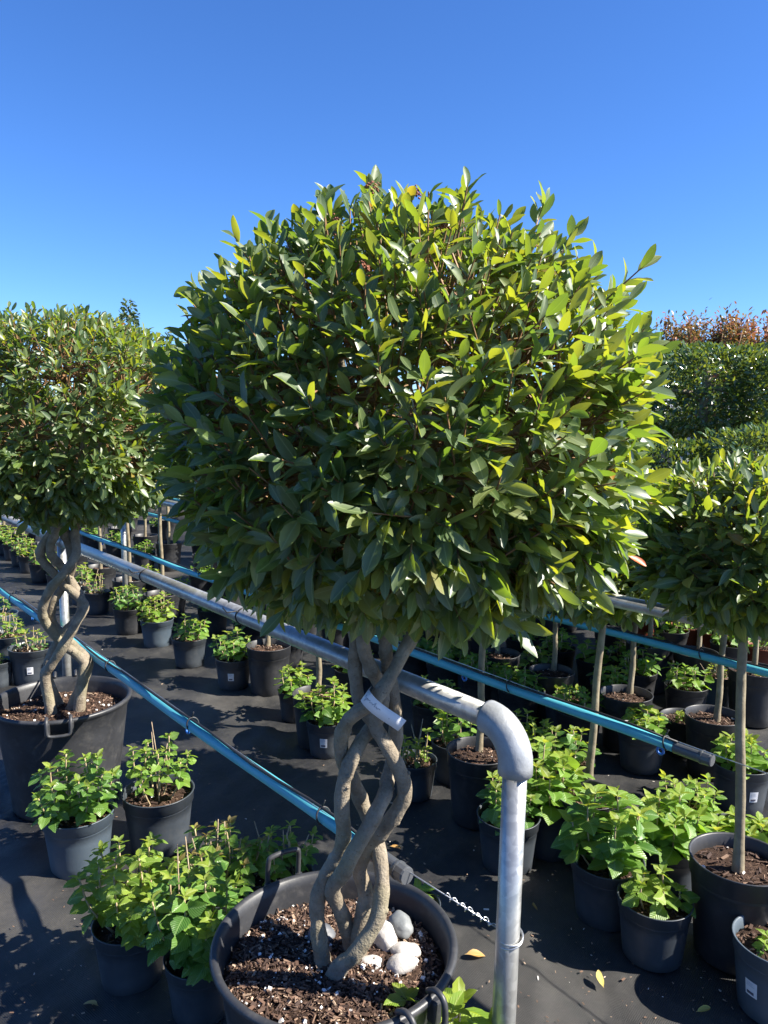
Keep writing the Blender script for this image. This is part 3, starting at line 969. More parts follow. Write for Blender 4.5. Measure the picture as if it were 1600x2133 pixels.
def braid(D0, base, rotz=0.0, sx=1.0, crown_z=None):
    out = []
    for S in STRANDS:
        P = []
        for (px, py, dd) in S:
            p = at_dist(px, py, D0 - dd) - base
            P.append(p)
        out.append(P)
    return out

def build_big_bay(base, strands, crown_c, crown_r, seed, label, nleaf, tub_R, tub_H, n_out, n_in, Lm, handles, seedn, rot=0.0, ex=2.4, leafsel=300, soil_n=7000, r0=0.0180, r1=0.0138):
    t = thing('bay_tree', base, label, 'bay tree')
    tub = big_tub(t, tub_R, tub_H)
    for (a, up_) in handles:
        tub_handle(tub, tub_R, tub_H, a, up_)
    sz = tub_H * 0.845
    so_ = obj('soil', soil_mesh(tub_R * 0.945, seed, 0.022, 60, 0.010), t, (0, 0, sz))
    ch = obj('bark_chips', chips_mesh(tub_R * 0.93, soil_n, seed + 3, 0.022, (0.0015, 0.010), 1.0), so_)
    ch['kind'] = 'stuff'
    q = Matrix.Rotation(rot, 3, 'Z')
    tops = []
    for i, P in enumerate(strands):
        P = [q @ p for p in P]
        pts = catmull(P, 7)
        m = len(pts)
        rad = [(r0 - (r0 - r1) * (k / m)) * (1 + 0.10 * mnoise.noise(Vector((k * 0.15, i * 9, seed)))) * (1.25 - 0.25 * min(1, k / 8)) for k in range(m)]
        # growth rings: slight swellings now and then
        for k in range(m):
            for c in (0.22, 0.43, 0.61, 0.8):
                rad[k] *= 1 + 0.10 * math.exp(-((k / m - c - 0.03 * i) * m / 1.3) ** 2)
        mb = MB(); mb.tube(pts, rad, 18, jit=0.14)
        # stem ends: knots where side shoots were cut
        rg = np.random.default_rng(seed + i)
        for _ in range(7):
            k = int(rg.integers(4, m - 6)); d = Vector(rand_dir()); tdir = (pts[k + 1] - pts[k]).normalized()
            d = (d - tdir * d.dot(tdir)).normalized()
            c = pts[k] + d * rad[k] * 0.93
            mb.tube([c - d * 0.004, c + d * 0.003], [0.006, 0.004], 8)
        obj('trunk_strand', mb.mesh('trunk_strand', M['bark']), t)
        tops.append(pts[-1])
    # limbs rising from the strand tops into the crown
    rg = np.random.default_rng(seed + 40)
    cc = Vector(crown_c)
    limb_pts = []
    for i in range(14):
        a = i * 2.39996; el = -0.35 + 1.5 * (i / 13)
        d = Vector((math.cos(a) * math.cos(el), math.sin(a) * math.cos(el), math.sin(el)))
        s = tops[i % len(tops)] - Vector((0, 0, 0.03))
        e = cc + Vector((d.x * crown_r[0], d.y * crown_r[1], d.z * crown_r[2])) * 0.74
        mid = s.lerp(e, 0.5) + Vector((0, 0, 0.07)) + Vector(rg.normal(size=3) * 0.03)
        pts = catmull([s, s.lerp(mid, 0.5) + Vector((0, 0, 0.03)), mid, e], 5)
        mb = MB(); mb.tube(pts, [0.013 * (1 - 0.7 * k / len(pts)) + 0.001 for k in range(len(pts))], 8, jit=0.08)
        obj('branch', mb.mesh('branch', M['bark']), t)
        limb_pts += pts[2:]
    lv, tips = make_crown(*crown_r, n_out, n_in, Lm, seedn, ex=ex)
    lp = np.array(limb_pts) - np.array(cc)
    tw = MB()
    for (b0, tip, d, inner) in tips:
        if not inner:
            k = int(np.argmin(((lp - b0 * 0.8) ** 2).sum(axis=1)))
            a = Vector(lp[k]); b_ = Vector(b0)
            tw.tube([a + cc, a.lerp(b_, 0.5) + Vector((0, 0, -0.015)) + cc, b_ + cc], [0.0034, 0.0028, 0.0022], 4, cap=False)
        tw.tube([Vector(b0) + cc, Vector(tip) + cc], [0.0022, 0.0012], 4, cap=False)
    o = obj('twigs', tw.mesh('twigs', M['twig']), t); o['kind'] = 'stuff'
    lv.P = [tuple(np.array(p) + np.array(cc)) for p in lv.P]
    big = pick_large(lv, base, leafsel)
    rest = np.setdiff1d(np.arange(len(lv.L)), big)
    o = obj('crown', lv.merged('crown', 'bay', M['bay'], rest), t); o['kind'] = 'stuff'
    lv.objects(t, 'bay', {'a': 'bay'}, big)
    return t, cc, sz

rim = at_height(698, 1957, 0.44)
MB_BASE = Vector((rim.x, rim.y, 0))
TRUNK_Y = rim.y - 0.02
strs = braid(TRUNK_Y, MB_BASE)
for S in strs:
    S[0].z = min(S[0].z, 0.36)
cc = at_dist(852, 876, TRUNK_Y) - MB_BASE
main_tree, main_cc, main_sz = build_big_bay(MB_BASE, strs, cc, (0.472, 0.45, 0.412), 3, 'large round bay tree on a braided trunk in black tub holding white cobbles', 0, 0.262, 0.44,
    1300, 150, 0.0575, ((math.radians(122), True), (math.radians(-48), False)), 21, ex=2.18)

def bud_cluster(tree, p, s):
    rg = np.random.default_rng(int(abs(p[0]) * 1e4) % 9999)
    m = MB()
    for i in range(46):
        c = Vector(p) + Vector(rg.normal(size=3) * 0.0058 * s)
        ic = [(0, 0, 1), (0, 0, -1), (1, 0, 0), (-1, 0, 0), (0, 1, 0), (0, -1, 0)]
        r = rg.uniform(0.0015, 0.0030)
        m.add([c + Vector(v) * r for v in ic], [(0, 2, 4), (0, 4, 3), (0, 3, 5), (0, 5, 2), (1, 4, 2), (1, 3, 4), (1, 5, 3), (1, 2, 5)])
    o = obj('flower_buds', m.mesh('flower_buds', M['bud']), tree)
for (px, py, y) in ((776, 386, TRUNK_Y - 0.05), (702, 468, TRUNK_Y - 0.20), (1338, 728, TRUNK_Y + 0.0), (1225, 600, TRUNK_Y - 0.05), (1120, 500, TRUNK_Y - 0.1), (920, 470, TRUNK_Y - 0.2), (760, 556, TRUNK_Y - 0.33), (870, 400, TRUNK_Y)):
    bud_cluster(main_tree, at_dist(px, py, y) - MB_BASE, 1.0)
def special_leaf(tree, base, px, py, y, d, L, key, wr=0.4):
    l = Leaves(); p = at_dist(px, py, y) - base
    l.add(p, d, (0.3, -0.6, 0.6), L, wr, 0.5)
    l.objects(tree, 'bay', {'a': key})
special_leaf(main_tree, MB_BASE, 1305, 1155, TRUNK_Y - 0.08, (0.8, -0.1, -0.45), 0.045, 'redleaf')
special_leaf(main_tree, MB_BASE, 1205, 1190, TRUNK_Y - 0.12, (0.3, -0.3, -0.6), 0.03, 'redleaf', 0.7)
special_leaf(main_tree, MB_BASE, 1352, 800, TRUNK_Y - 0.05, (0.8, -0.5, 0.1), 0.028, 'redleaf', 0.6)
# leaf tufts that stand clear of the clipped outline
def tuft(tree, base, px, py, y, d, n, L, seed):
    rg = np.random.default_rng(seed)
    l = Leaves(); p = np.array(at_dist(px, py, y) - base); d = norm(np.array(d, float))
    e1 = norm(np.cross(d, (0.2, 0.9, 0.1))); e2 = np.cross(d, e1); a = rg.random() * 6
    for k in range(n):
        a += 2.4; o_ = rg.uniform(0.25, 1.0)
        l.add(p - d * 0.05 * (k / n), d * math.cos(o_) + (e1 * math.cos(a) + e2 * math.sin(a)) * math.sin(o_), d * 0.7 + rg.normal(size=3) * 0.5, L * rg.uniform(0.8, 1.15), rg.uniform(0.34, 0.42), rg.random() * 0.95)
    l.objects(tree, 'bay', {'a': 'bay'})
    m = MB(); c = Vector(p)
    m.tube([c - Vector(d) * 0.20, c], [0.0025, 0.0014], 5)
    obj('twig', m.mesh('twig', M['twig']), tree)
for i, (px, py, dy, d) in enumerate(((775, 392, 0, (0, 0, 1)), (560, 470, 0, (-.3, 0, 1)), (410, 600, 0, (-.9, 0, .5)), (1345, 720, 0, (1, 0, .25)), (1195, 490, 0, (.5, 0, .8)), (1370, 1050, -.1, (1, -.1, -.1)), (960, 430, -.05, (.1, 0, 1)), (690, 430, -.1, (-.1, 0, 1)),
        (1130, 430, 0, (.3, 0, 1)), (1290, 610, 0, (.8, 0, .6)), (1210, 1250, -.25, (.6, -.5, -.3)), (760, 1280, -.30, (0, -.5, -.8)), (880, 1270, -.32, (.1, -.6, -.7)), (560, 1230, -.25, (-.4, -.5, -.6)), (1050, 1250, -.3, (.2, -.5, -.7)), (470, 1130, -.2, (-.7, -.4, -.3)), (640, 1250, -.3, (-.1, -.6, -.7)))):
    tuft(main_tree, MB_BASE, px, py, TRUNK_Y + dy, d, 8, 0.050, 60 + i)

# the second braided bay, standing further along the rail
rim2 = at_height(130, 1452, 0.44)
LB_BASE = Vector((rim2.x, rim2.y, 0))
cc2 = at_dist(134, 874, rim2.y) - LB_BASE
LEFT_STRANDS = [
    [(108, 1452, .03), (94, 1412, .03), (105, 1388, .04), (125, 1358, .05), (150, 1313, .045), (166, 1284, .02), (176, 1266, -.005), (168, 1248, -.02), (150, 1232, -.03), (134, 1218, -.035), (116, 1198, -.02), (93, 1173, .0), (84, 1152, .015), (97, 1122, .02), (118, 1096, .01), (132, 1070, .0)],
    [(160, 1445, .0), (174, 1402, -.01), (176, 1380, -.02), (158, 1362, -.03), (135, 1343, -.04), (110, 1318, -.03), (94, 1294, -.005), (88, 1274, .02), (94, 1250, .035), (108, 1222, .05), (126, 1203, .05), (148, 1174, .04), (160, 1148, .02), (156, 1115, .0), (158, 1072, .0)],
    [(128, 1448, -.06), (98, 1408, -.05), (112, 1354, -.055), (140, 1312, -.05), (166, 1282, -.045), (170, 1250, -.045), (150, 1214, -.05), (128, 1180, -.025), (108, 1158, .015), (105, 1135, .03), (120, 1102, .03), (130, 1066, .02)],
    [(140, 1450, -.01), (180, 1400, -.035), (180, 1372, -.045), (158, 1350, -.055), (118, 1310, -.055), (106, 1285, -.045), (112, 1250, -.035), (128, 1225, -.055), (146, 1196, -.05), (150, 1165, -.03), (143, 1132, -.02), (134, 1110, .0), (140, 1068, -.02)],
]
def trace(S, D0, base):
    return [at_dist(px, py, D0 - dd) - base for (px, py, dd) in S]
strs2 = [trace(S, rim2.y - 0.02, LB_BASE) for S in LEFT_STRANDS]
for S in strs2:
    S[0].z = min(S[0].z, 0.36)
left_tree, _, _ = build_big_bay(LB_BASE, strs2, cc2, (0.495, 0.48, 0.412), 9, 'round bay tree on an open braided trunk, its tub beside the blue pipe', 0, 0.262, 0.44,
    1200, 200, 0.054, ((math.radians(-70), False), (math.radians(110), False)), 33, ex=2.6, soil_n=1500, r0=0.0200, r1=0.0165)

# cobbles in the tub, paper tag round the trunk
def cobble(px, py, size, mkey, label, tilt=0.0, seed=1, lift=0.0):
    p = at_height(px, py, main_sz + 0.03)
    bm = bmesh.new()
    bmesh.ops.create_icosphere(bm, subdivisions=3, radius=1.0)
    for v in bm.verts:
        c = v.co.copy()
        k = 1 + 0.24 * mnoise.noise(c * 1.3 + Vector((seed * 7, 0, 0))) + 0.06 * mnoise.noise(c * 4 + Vector((0, seed, 0)))
        v.co = Vector((c.x * size[0], c.y * size[1], c.z * size[2])) * k
    me = bpy.data.meshes.new('cobble'); bm.to_mesh(me); bm.free()
    me.polygons.foreach_set('use_smooth', [True] * len(me.polygons)); me.materials.append(M[mkey])
    o = obj('cobble', me)
    o.location = (p.x, p.y, main_sz + 0.010 + size[2] * 0.72 + lift)
    o.rotation_euler = (0.25, 0.15 * math.sin(seed), tilt)
    tag(o, label, 'stone')
cobble(800, 1952, (0.0285, 0.0446, 0.0262), 'stonewhite', 'biggest smooth white cobble in the tub beside the trunk', 0.5, 1, 0.006)
cobble(835, 1926, (0.0253, 0.0383, 0.0232), 'stonegrey', 'smooth blue grey cobble in the tub behind the white ones', 0.35, 2, 0.004)
cobble(845, 1976, (0.0351, 0.0212, 0.0171), 'stonewhite', 'long white cobble in the tub lying under the tub rim side', 0.25, 3)
cobble(838, 2004, (0.0340, 0.0223, 0.0212), 'stonewhite', 'lumpy white cobble at the front of the pile in the tub', 0.1, 4)
cobble(768, 1996, (0.0329, 0.0181, 0.0121), 'stonewhite', 'flat soil stained pale cobble against the trunk foot', -0.2, 5)
cobble(668, 1944, (0.0329, 0.0297, 0.0221), 'stonedark', 'dark slate cobble in the tub behind the trunk', 0.1, 6)

def build_tag():
    pts = []
    path = [(768, 1438, .045), (762, 1446, .078), (766, 1457, .088), (782, 1473, .088), (802, 1488, .082), (822, 1501, .076), (838, 1512, .070)]
    base = at_dist(770, 1470, TRUNK_Y)
    top = []; bot = []
    P = catmull([at_dist(a, b, TRUNK_Y - c) for (a, b, c) in path], 4)
    m = MB(); V = []
    n = len(P)
    for i, p in enumerate(P):
        tdir = (P[min(i + 1, n - 1)] - P[max(i - 1, 0)]).normalized()
        w = Vector((0.58, 0.12, 0.80)); w = (w - tdir * w.dot(tdir)).normalized()
        q = min(1, 0.75 + i / 24)
        V += [p + w * 0.0135 * q - base, p - w * 0.0135 * q - base]
    m.add(V, [(2 * k, 2 * k + 2, 2 * k + 3, 2 * k + 1) for k in range(n - 1)])
    t = thing('plant_tag', base, 'white paper tag with handwriting looped round the braided trunk', 'tag')
    o = obj('strip', m.mesh('strip', M['paper']), t)
    sm = o.modifiers.new('thick', 'SOLIDIFY'); sm.thickness = 0.0006
    # pen strokes
    ink = MB()
    def on(u, v):
        f = 3 + u * (n - 6); i = int(f); p = P[i].lerp(P[min(i + 1, n - 1)], f - i)
        tdir = (P[min(i + 1, n - 1)] - P[max(i - 1, 0)]).normalized()
        w = Vector((0.58, 0.12, 0.80)); w = (w - tdir * w.dot(tdir)).normalized()
        nn = tdir.cross(w).normalized()
        if nn.y > 0: nn = -nn
        return p + w * 0.0135 * v + nn * 0.0012 - base
    strokes = [[(.02, .55), (.18, .75)], [(.10, .65), (.08, .0), (.06, -.35)], [(.12, 0), (.15, .25), (.18, .0), (.15, -.15), (.20, .1), (.23, -.55), (.24, .15), (.28, .05), (.26, -.1), (.32, .2), (.34, -.1), (.38, .15), (.40, -.1), (.44, .55), (.45, -.1), (.49, .15), (.50, -.12), (.54, .15), (.57, .1)]]
    for S in strokes:
        ink = MB(); ink.tube([on(u, v) for (u, v) in S], 0.0005, 4)
        obj('pen_stroke', ink.mesh('pen_stroke', M['ink']), o)
    dot = MB(); dot.tube([on(.78, -.2), on(.785, -.2)], 0.0009, 5)
    obj('pen_dot', dot.mesh('pen_dot', M['ink']), o)
build_tag()

# ------------------------------------------------------------------ hydrangeas
def hydrangea(px, py, w, topy, halfw, style, label, group=None, nst=8, Lm=0.06, mk='pot', nleaf=60, lab=None, seed=1, at=None, sticks=0, objs=True, size=None, name='potted_hydrangea', cx=0.0, hpot=None):
    rg = np.random.default_rng(seed * 13 + 5)
    Lm *= 1.22 * (0.92 if py > 1480 and px < 600 else 1.0)
    if py > 1480 and px < 600:
        nleaf = int(nleaf * 1.3)
    if style == 'lush' and objs:
        nleaf = int(nleaf * 1.3); halfw = halfw * 1.08; nst += 1
    if at is None:
        p = at_height(px, py, 0.20)
        z = depth(p)
        rad = min(max(w * z / FPX / 2, 0.09), 0.128) if size is None else size
        H = (py - topy) * z / FPX * 1.03
        sp = halfw * z / FPX
    else:
        p = at; z = depth(Vector((p.x, p.y, 0.2))); rad = size or 0.112; H = topy; sp = halfw
    h = hpot or 0.20 * rad / 0.115 * 0.98
    t = thing(name, (p.x, p.y, 0), label, 'plant', group)
    po = pot(t, rad, h, mk)
    soil(t, rad, h * 0.84)
    if lab is not None:
        pot_label(t, rad, h, lab)
    lv = Leaves()
    stems = MB()
    per = max(2, int(round(nleaf / max(nst, 1) / 2)))
    for s in range(nst):
        a = s * 2.39996 + rg.random() * 0.5
        rr = math.sqrt((s + 0.5) / nst)
        b = Vector((math.cos(a) * rr * rad * 0.45, math.sin(a) * rr * rad * 0.45, h * 0.82))
        hh = H * rg.uniform(0.72, 1.0) * (1.08 - 0.35 * rr)
        if style == 'twiggy':
            hh *= rg.uniform(0.5, 1.0)
        tip = Vector((math.cos(a) * rr * sp * 0.80 + cx, math.sin(a) * rr * sp * 0.80, h * 0.86 + hh * 0.86))
        mid = b.lerp(tip, 0.5) + Vector((math.cos(a), math.sin(a), 0)) * sp * 0.10
        pts = catmull([b, mid, tip], 4)
        stems.tube(pts, [0.0036 - 0.0014 * k / len(pts) for k in range(len(pts))], 5)
        ang = rg.random() * 3.14
        low = 0.30 if style == 'lush' else (0.45 if style == 'sparse' else 0.35)
        for k in range(per):
            q = low + (1 - low) * (k + 0.3) / per
            f = q * (len(pts) - 1); i = min(int(f), len(pts) - 2)
            c = pts[i].lerp(pts[i + 1], f - i)
            ang += 1.57 + rg.normal() * 0.25
            for sd in (0, math.pi):
                aa = ang + sd
                od = np.array([math.cos(aa), math.sin(aa), 0])
                L = Lm * rg.uniform(0.7, 1.2) * (1.15 - 0.45 * q)
                if style == 'twiggy':
                    L *= 0.6
                el = rg.uniform(-0.35, 0.35) + 0.35 * (q - 0.5)
                d = od * math.cos(el) + UP * math.sin(el)
                outw = np.array([math.cos(a), math.sin(a), 0]) * rr
                lv.add(c, d + outw * 0.35, UP + outw * 0.4 + rg.normal(size=3) * 0.35, L, rg.uniform(0.62, 0.82), rg.random() * 0.98, 'a')
        for k in range(4):
            aa = ang + k * 1.57 + 0.7
            el = rg.uniform(0.25, 0.9)
            d = np.array([math.cos(aa) * math.cos(el), math.sin(aa) * math.cos(el), math.sin(el)])
            lv.add(tip, d, UP + rg.normal(size=3) * 0.3, Lm * rg.uniform(0.35, 0.62), 0.55, rg.random() * 0.98, 'c' if (style == 'dry' and rg.random() < 0.7) else 'b')
    obj('stems', stems.mesh('stems', M['drystem']), t)
    for s in range(sticks):
        a = rg.random() * 6.28; r0 = rad * 0.6 * rg.random()
        b = Vector((math.cos(a) * r0, math.sin(a) * r0, h * 0.8))
        e = b + Vector((rg.normal() * 0.03, rg.normal() * 0.03, H * rg.uniform(0.35, 0.95) + 0.02))
        m = MB(); m.tube([b, b.lerp(e, 0.5) + Vector((rg.normal() * .004, 0, 0)), e], [0.0022, 0.002, 0.0016], 6)
        obj('stick', m.mesh('stick', M['stick']), t)
    mats = {'a': ('hyd', 'hyddark', 'hyd', 'hydlime', 'hyddark', 'hyd')[seed % 6], 'b': 'hydtip', 'c': 'hydbronze'}
    if objs:
        lv.objects(t, 'hyd', mats, ratio=0.66)
    else:
        o = obj('foliage', lv.merged('foliage', 'hyd', M['hyd']), t); o['kind'] = 'stuff'
    return t

H_ = hydrangea
# our side of the rail
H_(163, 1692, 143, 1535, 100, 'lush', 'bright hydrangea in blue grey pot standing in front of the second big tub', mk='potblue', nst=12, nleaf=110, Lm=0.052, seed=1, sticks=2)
H_(330, 1655, 150, 1500, 85, 'sparse', 'hydrangea in dark pot with tall side shoot beside the blue pipe', nst=9, nleaf=80, Lm=0.042, seed=2, sticks=3)
H_(272, 1900, 152, 1680, 128, 'lush', 'bushy hydrangea in dark blue pot, the outermost of the clump by the main tub', nst=15, nleaf=150, Lm=0.050, seed=3, sticks=3)
H_(418, 1960, 148, 1690, 128, 'lush', 'hydrangea with large serrated leaves pressed against the main tub wall', nst=15, nleaf=145, Lm=0.058, seed=4, sticks=2)
H_(455, 1830, 140, 1660, 120, 'dry', 'hydrangea with bronze leaves and dead flower sticks behind the clump by the tub', nst=15, nleaf=130, Lm=0.044, seed=5, sticks=8)
H_(585, 1800, 135, 1670, 95, 'sparse', 'hydrangea with upright bare sticks behind the tub handle', nst=10, nleaf=80, Lm=0.044, seed=6, sticks=11)
H_(675, 1835, 128, 1770, 55, 'sparse', 'small hydrangea peeping over the back rim of the main tub', nst=5, nleaf=34, Lm=0.05, seed=7, sticks=2)
H_(855, 1850, 120, 1800, 55, 'sparse', 'low hydrangea behind the main tub under the pipe cap', nst=5, nleaf=30, Lm=0.05, seed=8)
pf = at_height(905, 2270, 0.2)
H_(0, 0, 0, 0.31, 0.15, 'lush', 'lime green hydrangea shoot with big toothed leaves before the main tub', nst=5, nleaf=36, Lm=0.085, seed=9, at=Vector((pf.x, pf.y, 0)), mk='pot')
H_(66, 1352, 92, 1290, 45, 'twiggy', 'small twiggy hydrangea in labelled dark pot behind the second big tub', nst=7, nleaf=36, Lm=0.05, seed=10, lab=-1.25, sticks=4)
H_(16, 1325, 95, 1262, 55, 'sparse', 'hydrangea in dark pot beside the labelled twiggy one, under the blue pipe', nst=8, nleaf=46, Lm=0.045, seed=11, sticks=3)
H_(-8, 1360, 62, 1330, 20, 'twiggy', 'nearly bare hydrangea pot next to the labelled twiggy one', nst=4, nleaf=8, Lm=0.04, seed=12)
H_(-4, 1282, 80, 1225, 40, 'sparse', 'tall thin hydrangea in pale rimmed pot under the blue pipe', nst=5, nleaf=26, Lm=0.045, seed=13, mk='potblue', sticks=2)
# first row beyond the rail
H_(1622, 1960, 175, 1925, 45, 'twiggy', 'grey labelled pot with freshly cut hydrangea beside the straight stemmed bay', nst=5, nleaf=12, Lm=0.05, seed=14, lab=math.radians(-152), mk='potblue', hpot=0.205)
H_(1365, 1858, 150, 1765, 62, 'sparse', 'sparse young hydrangea in slate pot next to the straight stemmed bay', nst=6, nleaf=40, Lm=0.052, seed=15)
H_(1265, 1785, 118, 1600, 92, 'lush', 'big glossy hydrangea beside the galvanised end post', nst=9, nleaf=80, Lm=0.080, seed=16, size=0.115)
H_(1398, 1742, 112, 1605, 70, 'lush', 'hydrangea with broad veined leaves in a pot behind the sparse one', nst=7, nleaf=48, Lm=0.080, seed=17, size=0.112)
H_(1530, 1722, 112, 1690, 85, 'lush', 'low spreading hydrangea behind the straight stemmed bay pot', nst=8, nleaf=44, Lm=0.072, seed=18, size=0.112)
H_(1060, 1690, 118, 1575, 62, 'lush', 'hydrangea half hidden behind the galvanised end post', nst=7, nleaf=56, Lm=0.055, seed=19, size=0.112)
H_(1152, 1665, 112, 1500, 68, 'lush', 'tall hydrangea between the end post and a slim bay stem', nst=9, nleaf=66, Lm=0.070, seed=20, size=0.112)
H_(864, 1562, 92, 1455, 45, 'twiggy', 'half bare hydrangea in grey pot seen just behind the braided trunk', nst=9, nleaf=40, Lm=0.05, seed=21, sticks=6)
H_(948, 1532, 76, 1420, 48, 'sparse', 'hydrangea tucked behind the straight bay pot under the rail', nst=7, nleaf=40, Lm=0.055, seed=22, size=0.105)
H_(682, 1484, 88, 1380, 62, 'lush', 'full hydrangea in labelled grey pot behind the braided trunk', nst=10, nleaf=84, Lm=0.052, seed=23, lab=math.radians(-97))
H_(616, 1420, 74, 1350, 45, 'lush', 'hydrangea in black pot behind the full labelled one', nst=7, nleaf=44, Lm=0.05, seed=24, mk='potblack')
H_(486, 1362, 60, 1290, 46, 'lush', 'dark leaved hydrangea in small labelled pot under the rail', nst=9, nleaf=66, Lm=0.052, seed=25, lab=math.radians(-88), size=0.108)
H_(394, 1322, 58, 1258, 40, 'lush', 'dense hydrangea in shaded pot under the rail cable tie', nst=8, nleaf=60, Lm=0.045, seed=26, size=0.108)
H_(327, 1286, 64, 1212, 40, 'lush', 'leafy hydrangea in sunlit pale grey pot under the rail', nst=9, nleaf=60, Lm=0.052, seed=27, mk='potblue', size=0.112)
H_(268, 1262, 58, 1195, 42, 'lush', 'wide hydrangea in black pot beside the sunlit pale pot', nst=9, nleaf=60, Lm=0.05, seed=28, mk='potblack', size=0.112)
H_(201, 1226, 46, 1170, 28, 'twiggy', 'cut back hydrangea with pale stems seen past the open braid', nst=8, nleaf=26, Lm=0.045, seed=29, size=0.105, sticks=4)
H_(172, 1211, 46, 1150, 30, 'sparse', 'hydrangea behind the cut back one past the open braid', nst=7, nleaf=36, Lm=0.045, seed=30, size=0.105)
gfar = 'hydrangeas far down the row past the open braided trunk'
for i, (px, py, ty) in enumerate(((122, 1190, 1130), (84, 1168, 1112), (60, 1152, 1105), (42, 1140, 1092), (26, 1128, 1085), (10, 1118, 1078), (-6, 1108, 1070))):
    H_(px, py, 45, ty, 26, 'lush', 'hydrangea in black pot far down the row past the open braided trunk', gfar, nst=7, nleaf=36, Lm=0.05, seed=31 + i, mk='potblack', size=0.105)
# next row: between the second and third pipes
H_(1338, 1512, 88, 1455, 48, 'lush', 'compact dark hydrangea in pot right behind the grey pipe cap', nst=8, nleaf=48, Lm=0.062, seed=41, size=0.11)
H_(1545, 1585, 104, 1500, 62, 'lush', 'hydrangea in labelled pot crossed by the thin wire', nst=8, nleaf=50, Lm=0.062, seed=42, size=0.115, lab=math.radians(-85))
H_(1178, 1440, 76, 1402, 32, 'twiggy', 'pruned hydrangea in shallow dark pot under the second blue pipe', nst=8, nleaf=26, Lm=0.05, seed=43, size=0.108)
H_(1046, 1404, 70, 1362, 36, 'lush', 'low hydrangea in black pot by a slim bay stem above the pipe', nst=7, nleaf=40, Lm=0.05, seed=44, size=0.108, mk='potblack')
H_(985, 1380, 62, 1345, 34, 'lush', 'starry leaved hydrangea just above the second blue pipe joint', nst=6, nleaf=34, Lm=0.058, seed=45, size=0.105)
H_(935, 1362, 66, 1312, 40, 'lush', 'bushy hydrangea in black pot right of the braided trunk top', nst=9, nleaf=56, Lm=0.05, seed=46, size=0.108, mk='potblack')
H_(1272, 1412, 66, 1370, 40, 'lush', 'shaded hydrangea between two straight bay pots', nst=7, nleaf=40, Lm=0.06, seed=47, size=0.108)
H_(1425, 1485, 66, 1455, 20, 'twiggy', 'black pot of bare cut stems between two straight bay pots', nst=5, nleaf=8, Lm=0.04, seed=48, size=0.108, mk='potblack')
H_(1118, 1372, 60, 1325, 36, 'sparse', 'hydrangea behind the straight bay pot above the second pipe', nst=7, nleaf=34, Lm=0.06, seed=49, size=0.105)
# third row
H_(1361, 1368, 66, 1288, 36, 'lush', 'bright yellow green hydrangea in slate pot under the third pipe', nst=9, nleaf=50, Lm=0.05, seed=51, size=0.108, sticks=5)
H_(1493, 1398, 80, 1350, 24, 'twiggy', 'blue grey pot of pale cut stems under the third pipe', nst=7, nleaf=12, Lm=0.04, seed=52, size=0.112, mk='potblue', sticks=3)
H_(1592, 1425, 78, 1370, 34, 'twiggy', 'blue grey pot with a few fresh shoots at the third pipe', nst=6, nleaf=18, Lm=0.05, seed=53, size=0.112, mk='potblue', sticks=3)
H_(1302, 1352, 62, 1310, 26, 'sparse', 'small hydrangea in black pot between slim stems at the third pipe', nst=6, nleaf=24, Lm=0.045, seed=54, size=0.105, mk='potblack')
k = 0
HROW = [('just in front of the third blue pipe', 'hydrangeas just in front of the third pipe'), ('just in front of the fourth blue pipe', 'hydrangeas just in front of the fourth pipe'), ('in the row past the fourth blue pipe', 'hydrangeas past the fourth pipe'), ('between far stretches of the second and third pipes', 'hydrangeas between the far second and third pipes'), ('between far stretches of the third and fourth pipes', 'hydrangeas between the far third and fourth pipes')]
for hr, (off, cols) in enumerate(((OFF3 - 0.05, (1205, 1080, 1000, 930, 860, 700, 640, 560, 480, 420)), (OFF4 - 0.1, (1430, 1330, 1240, 1160, 1090, 1010, 930, 880, 520, 420)), (OFF4 + 0.85, (1520, 1400, 1280, 1180, 1070, 960, 860)), (OFF2 + 0.95, (300, 240, 190, 150, 110, 70, 30)), (OFF3 + 0.9, (330, 270, 210, 150, 90, 30)))):
    for px in cols:
        p = row_at_px(off, px, 0.2)
        k += 1
        H_(0, 0, 0, 0.17, 0.13, 'lush', 'leafy hydrangea in black pot ' + HROW[hr][0], HROW[hr][1], nst=7, nleaf=36, Lm=0.055, seed=70 + k, at=Vector((p.x, p.y, 0)), mk='potblack', objs=False)
for i, px in enumerate((735, 600, 520, 445, 360, 300, 905, 1095, 1180, 1435)):
    p = row_at_px(OFF2 + 0.42, px, 0.2)
    H_(0, 0, 0, 0.17, 0.14, 'lush', 'hydrangea crowded into the shade behind the second blue pipe', 'hydrangeas crowded behind the second pipe', nst=8, nleaf=44, Lm=0.052, seed=170 + i, at=Vector((p.x, p.y, 0)), mk='potblack')
# red pots at the far side
for i, (px, py) in enumerate(((1490, 1312), (1590, 1342), (1335, 1288), (1432, 1300), (1545, 1330))):
    p = at_height(px, py, 0.2)
    H_(0, 0, 0, 0.12, 0.09, 'sparse', 'red plastic pot with a low plant beyond the third pipe', 'red pots beyond the third pipe', nst=5, nleaf=20, Lm=0.045, seed=150 + i, at=Vector((p.x, p.y, 0)), mk='potred', lab=-1.6 if i == 0 else None, objs=False)

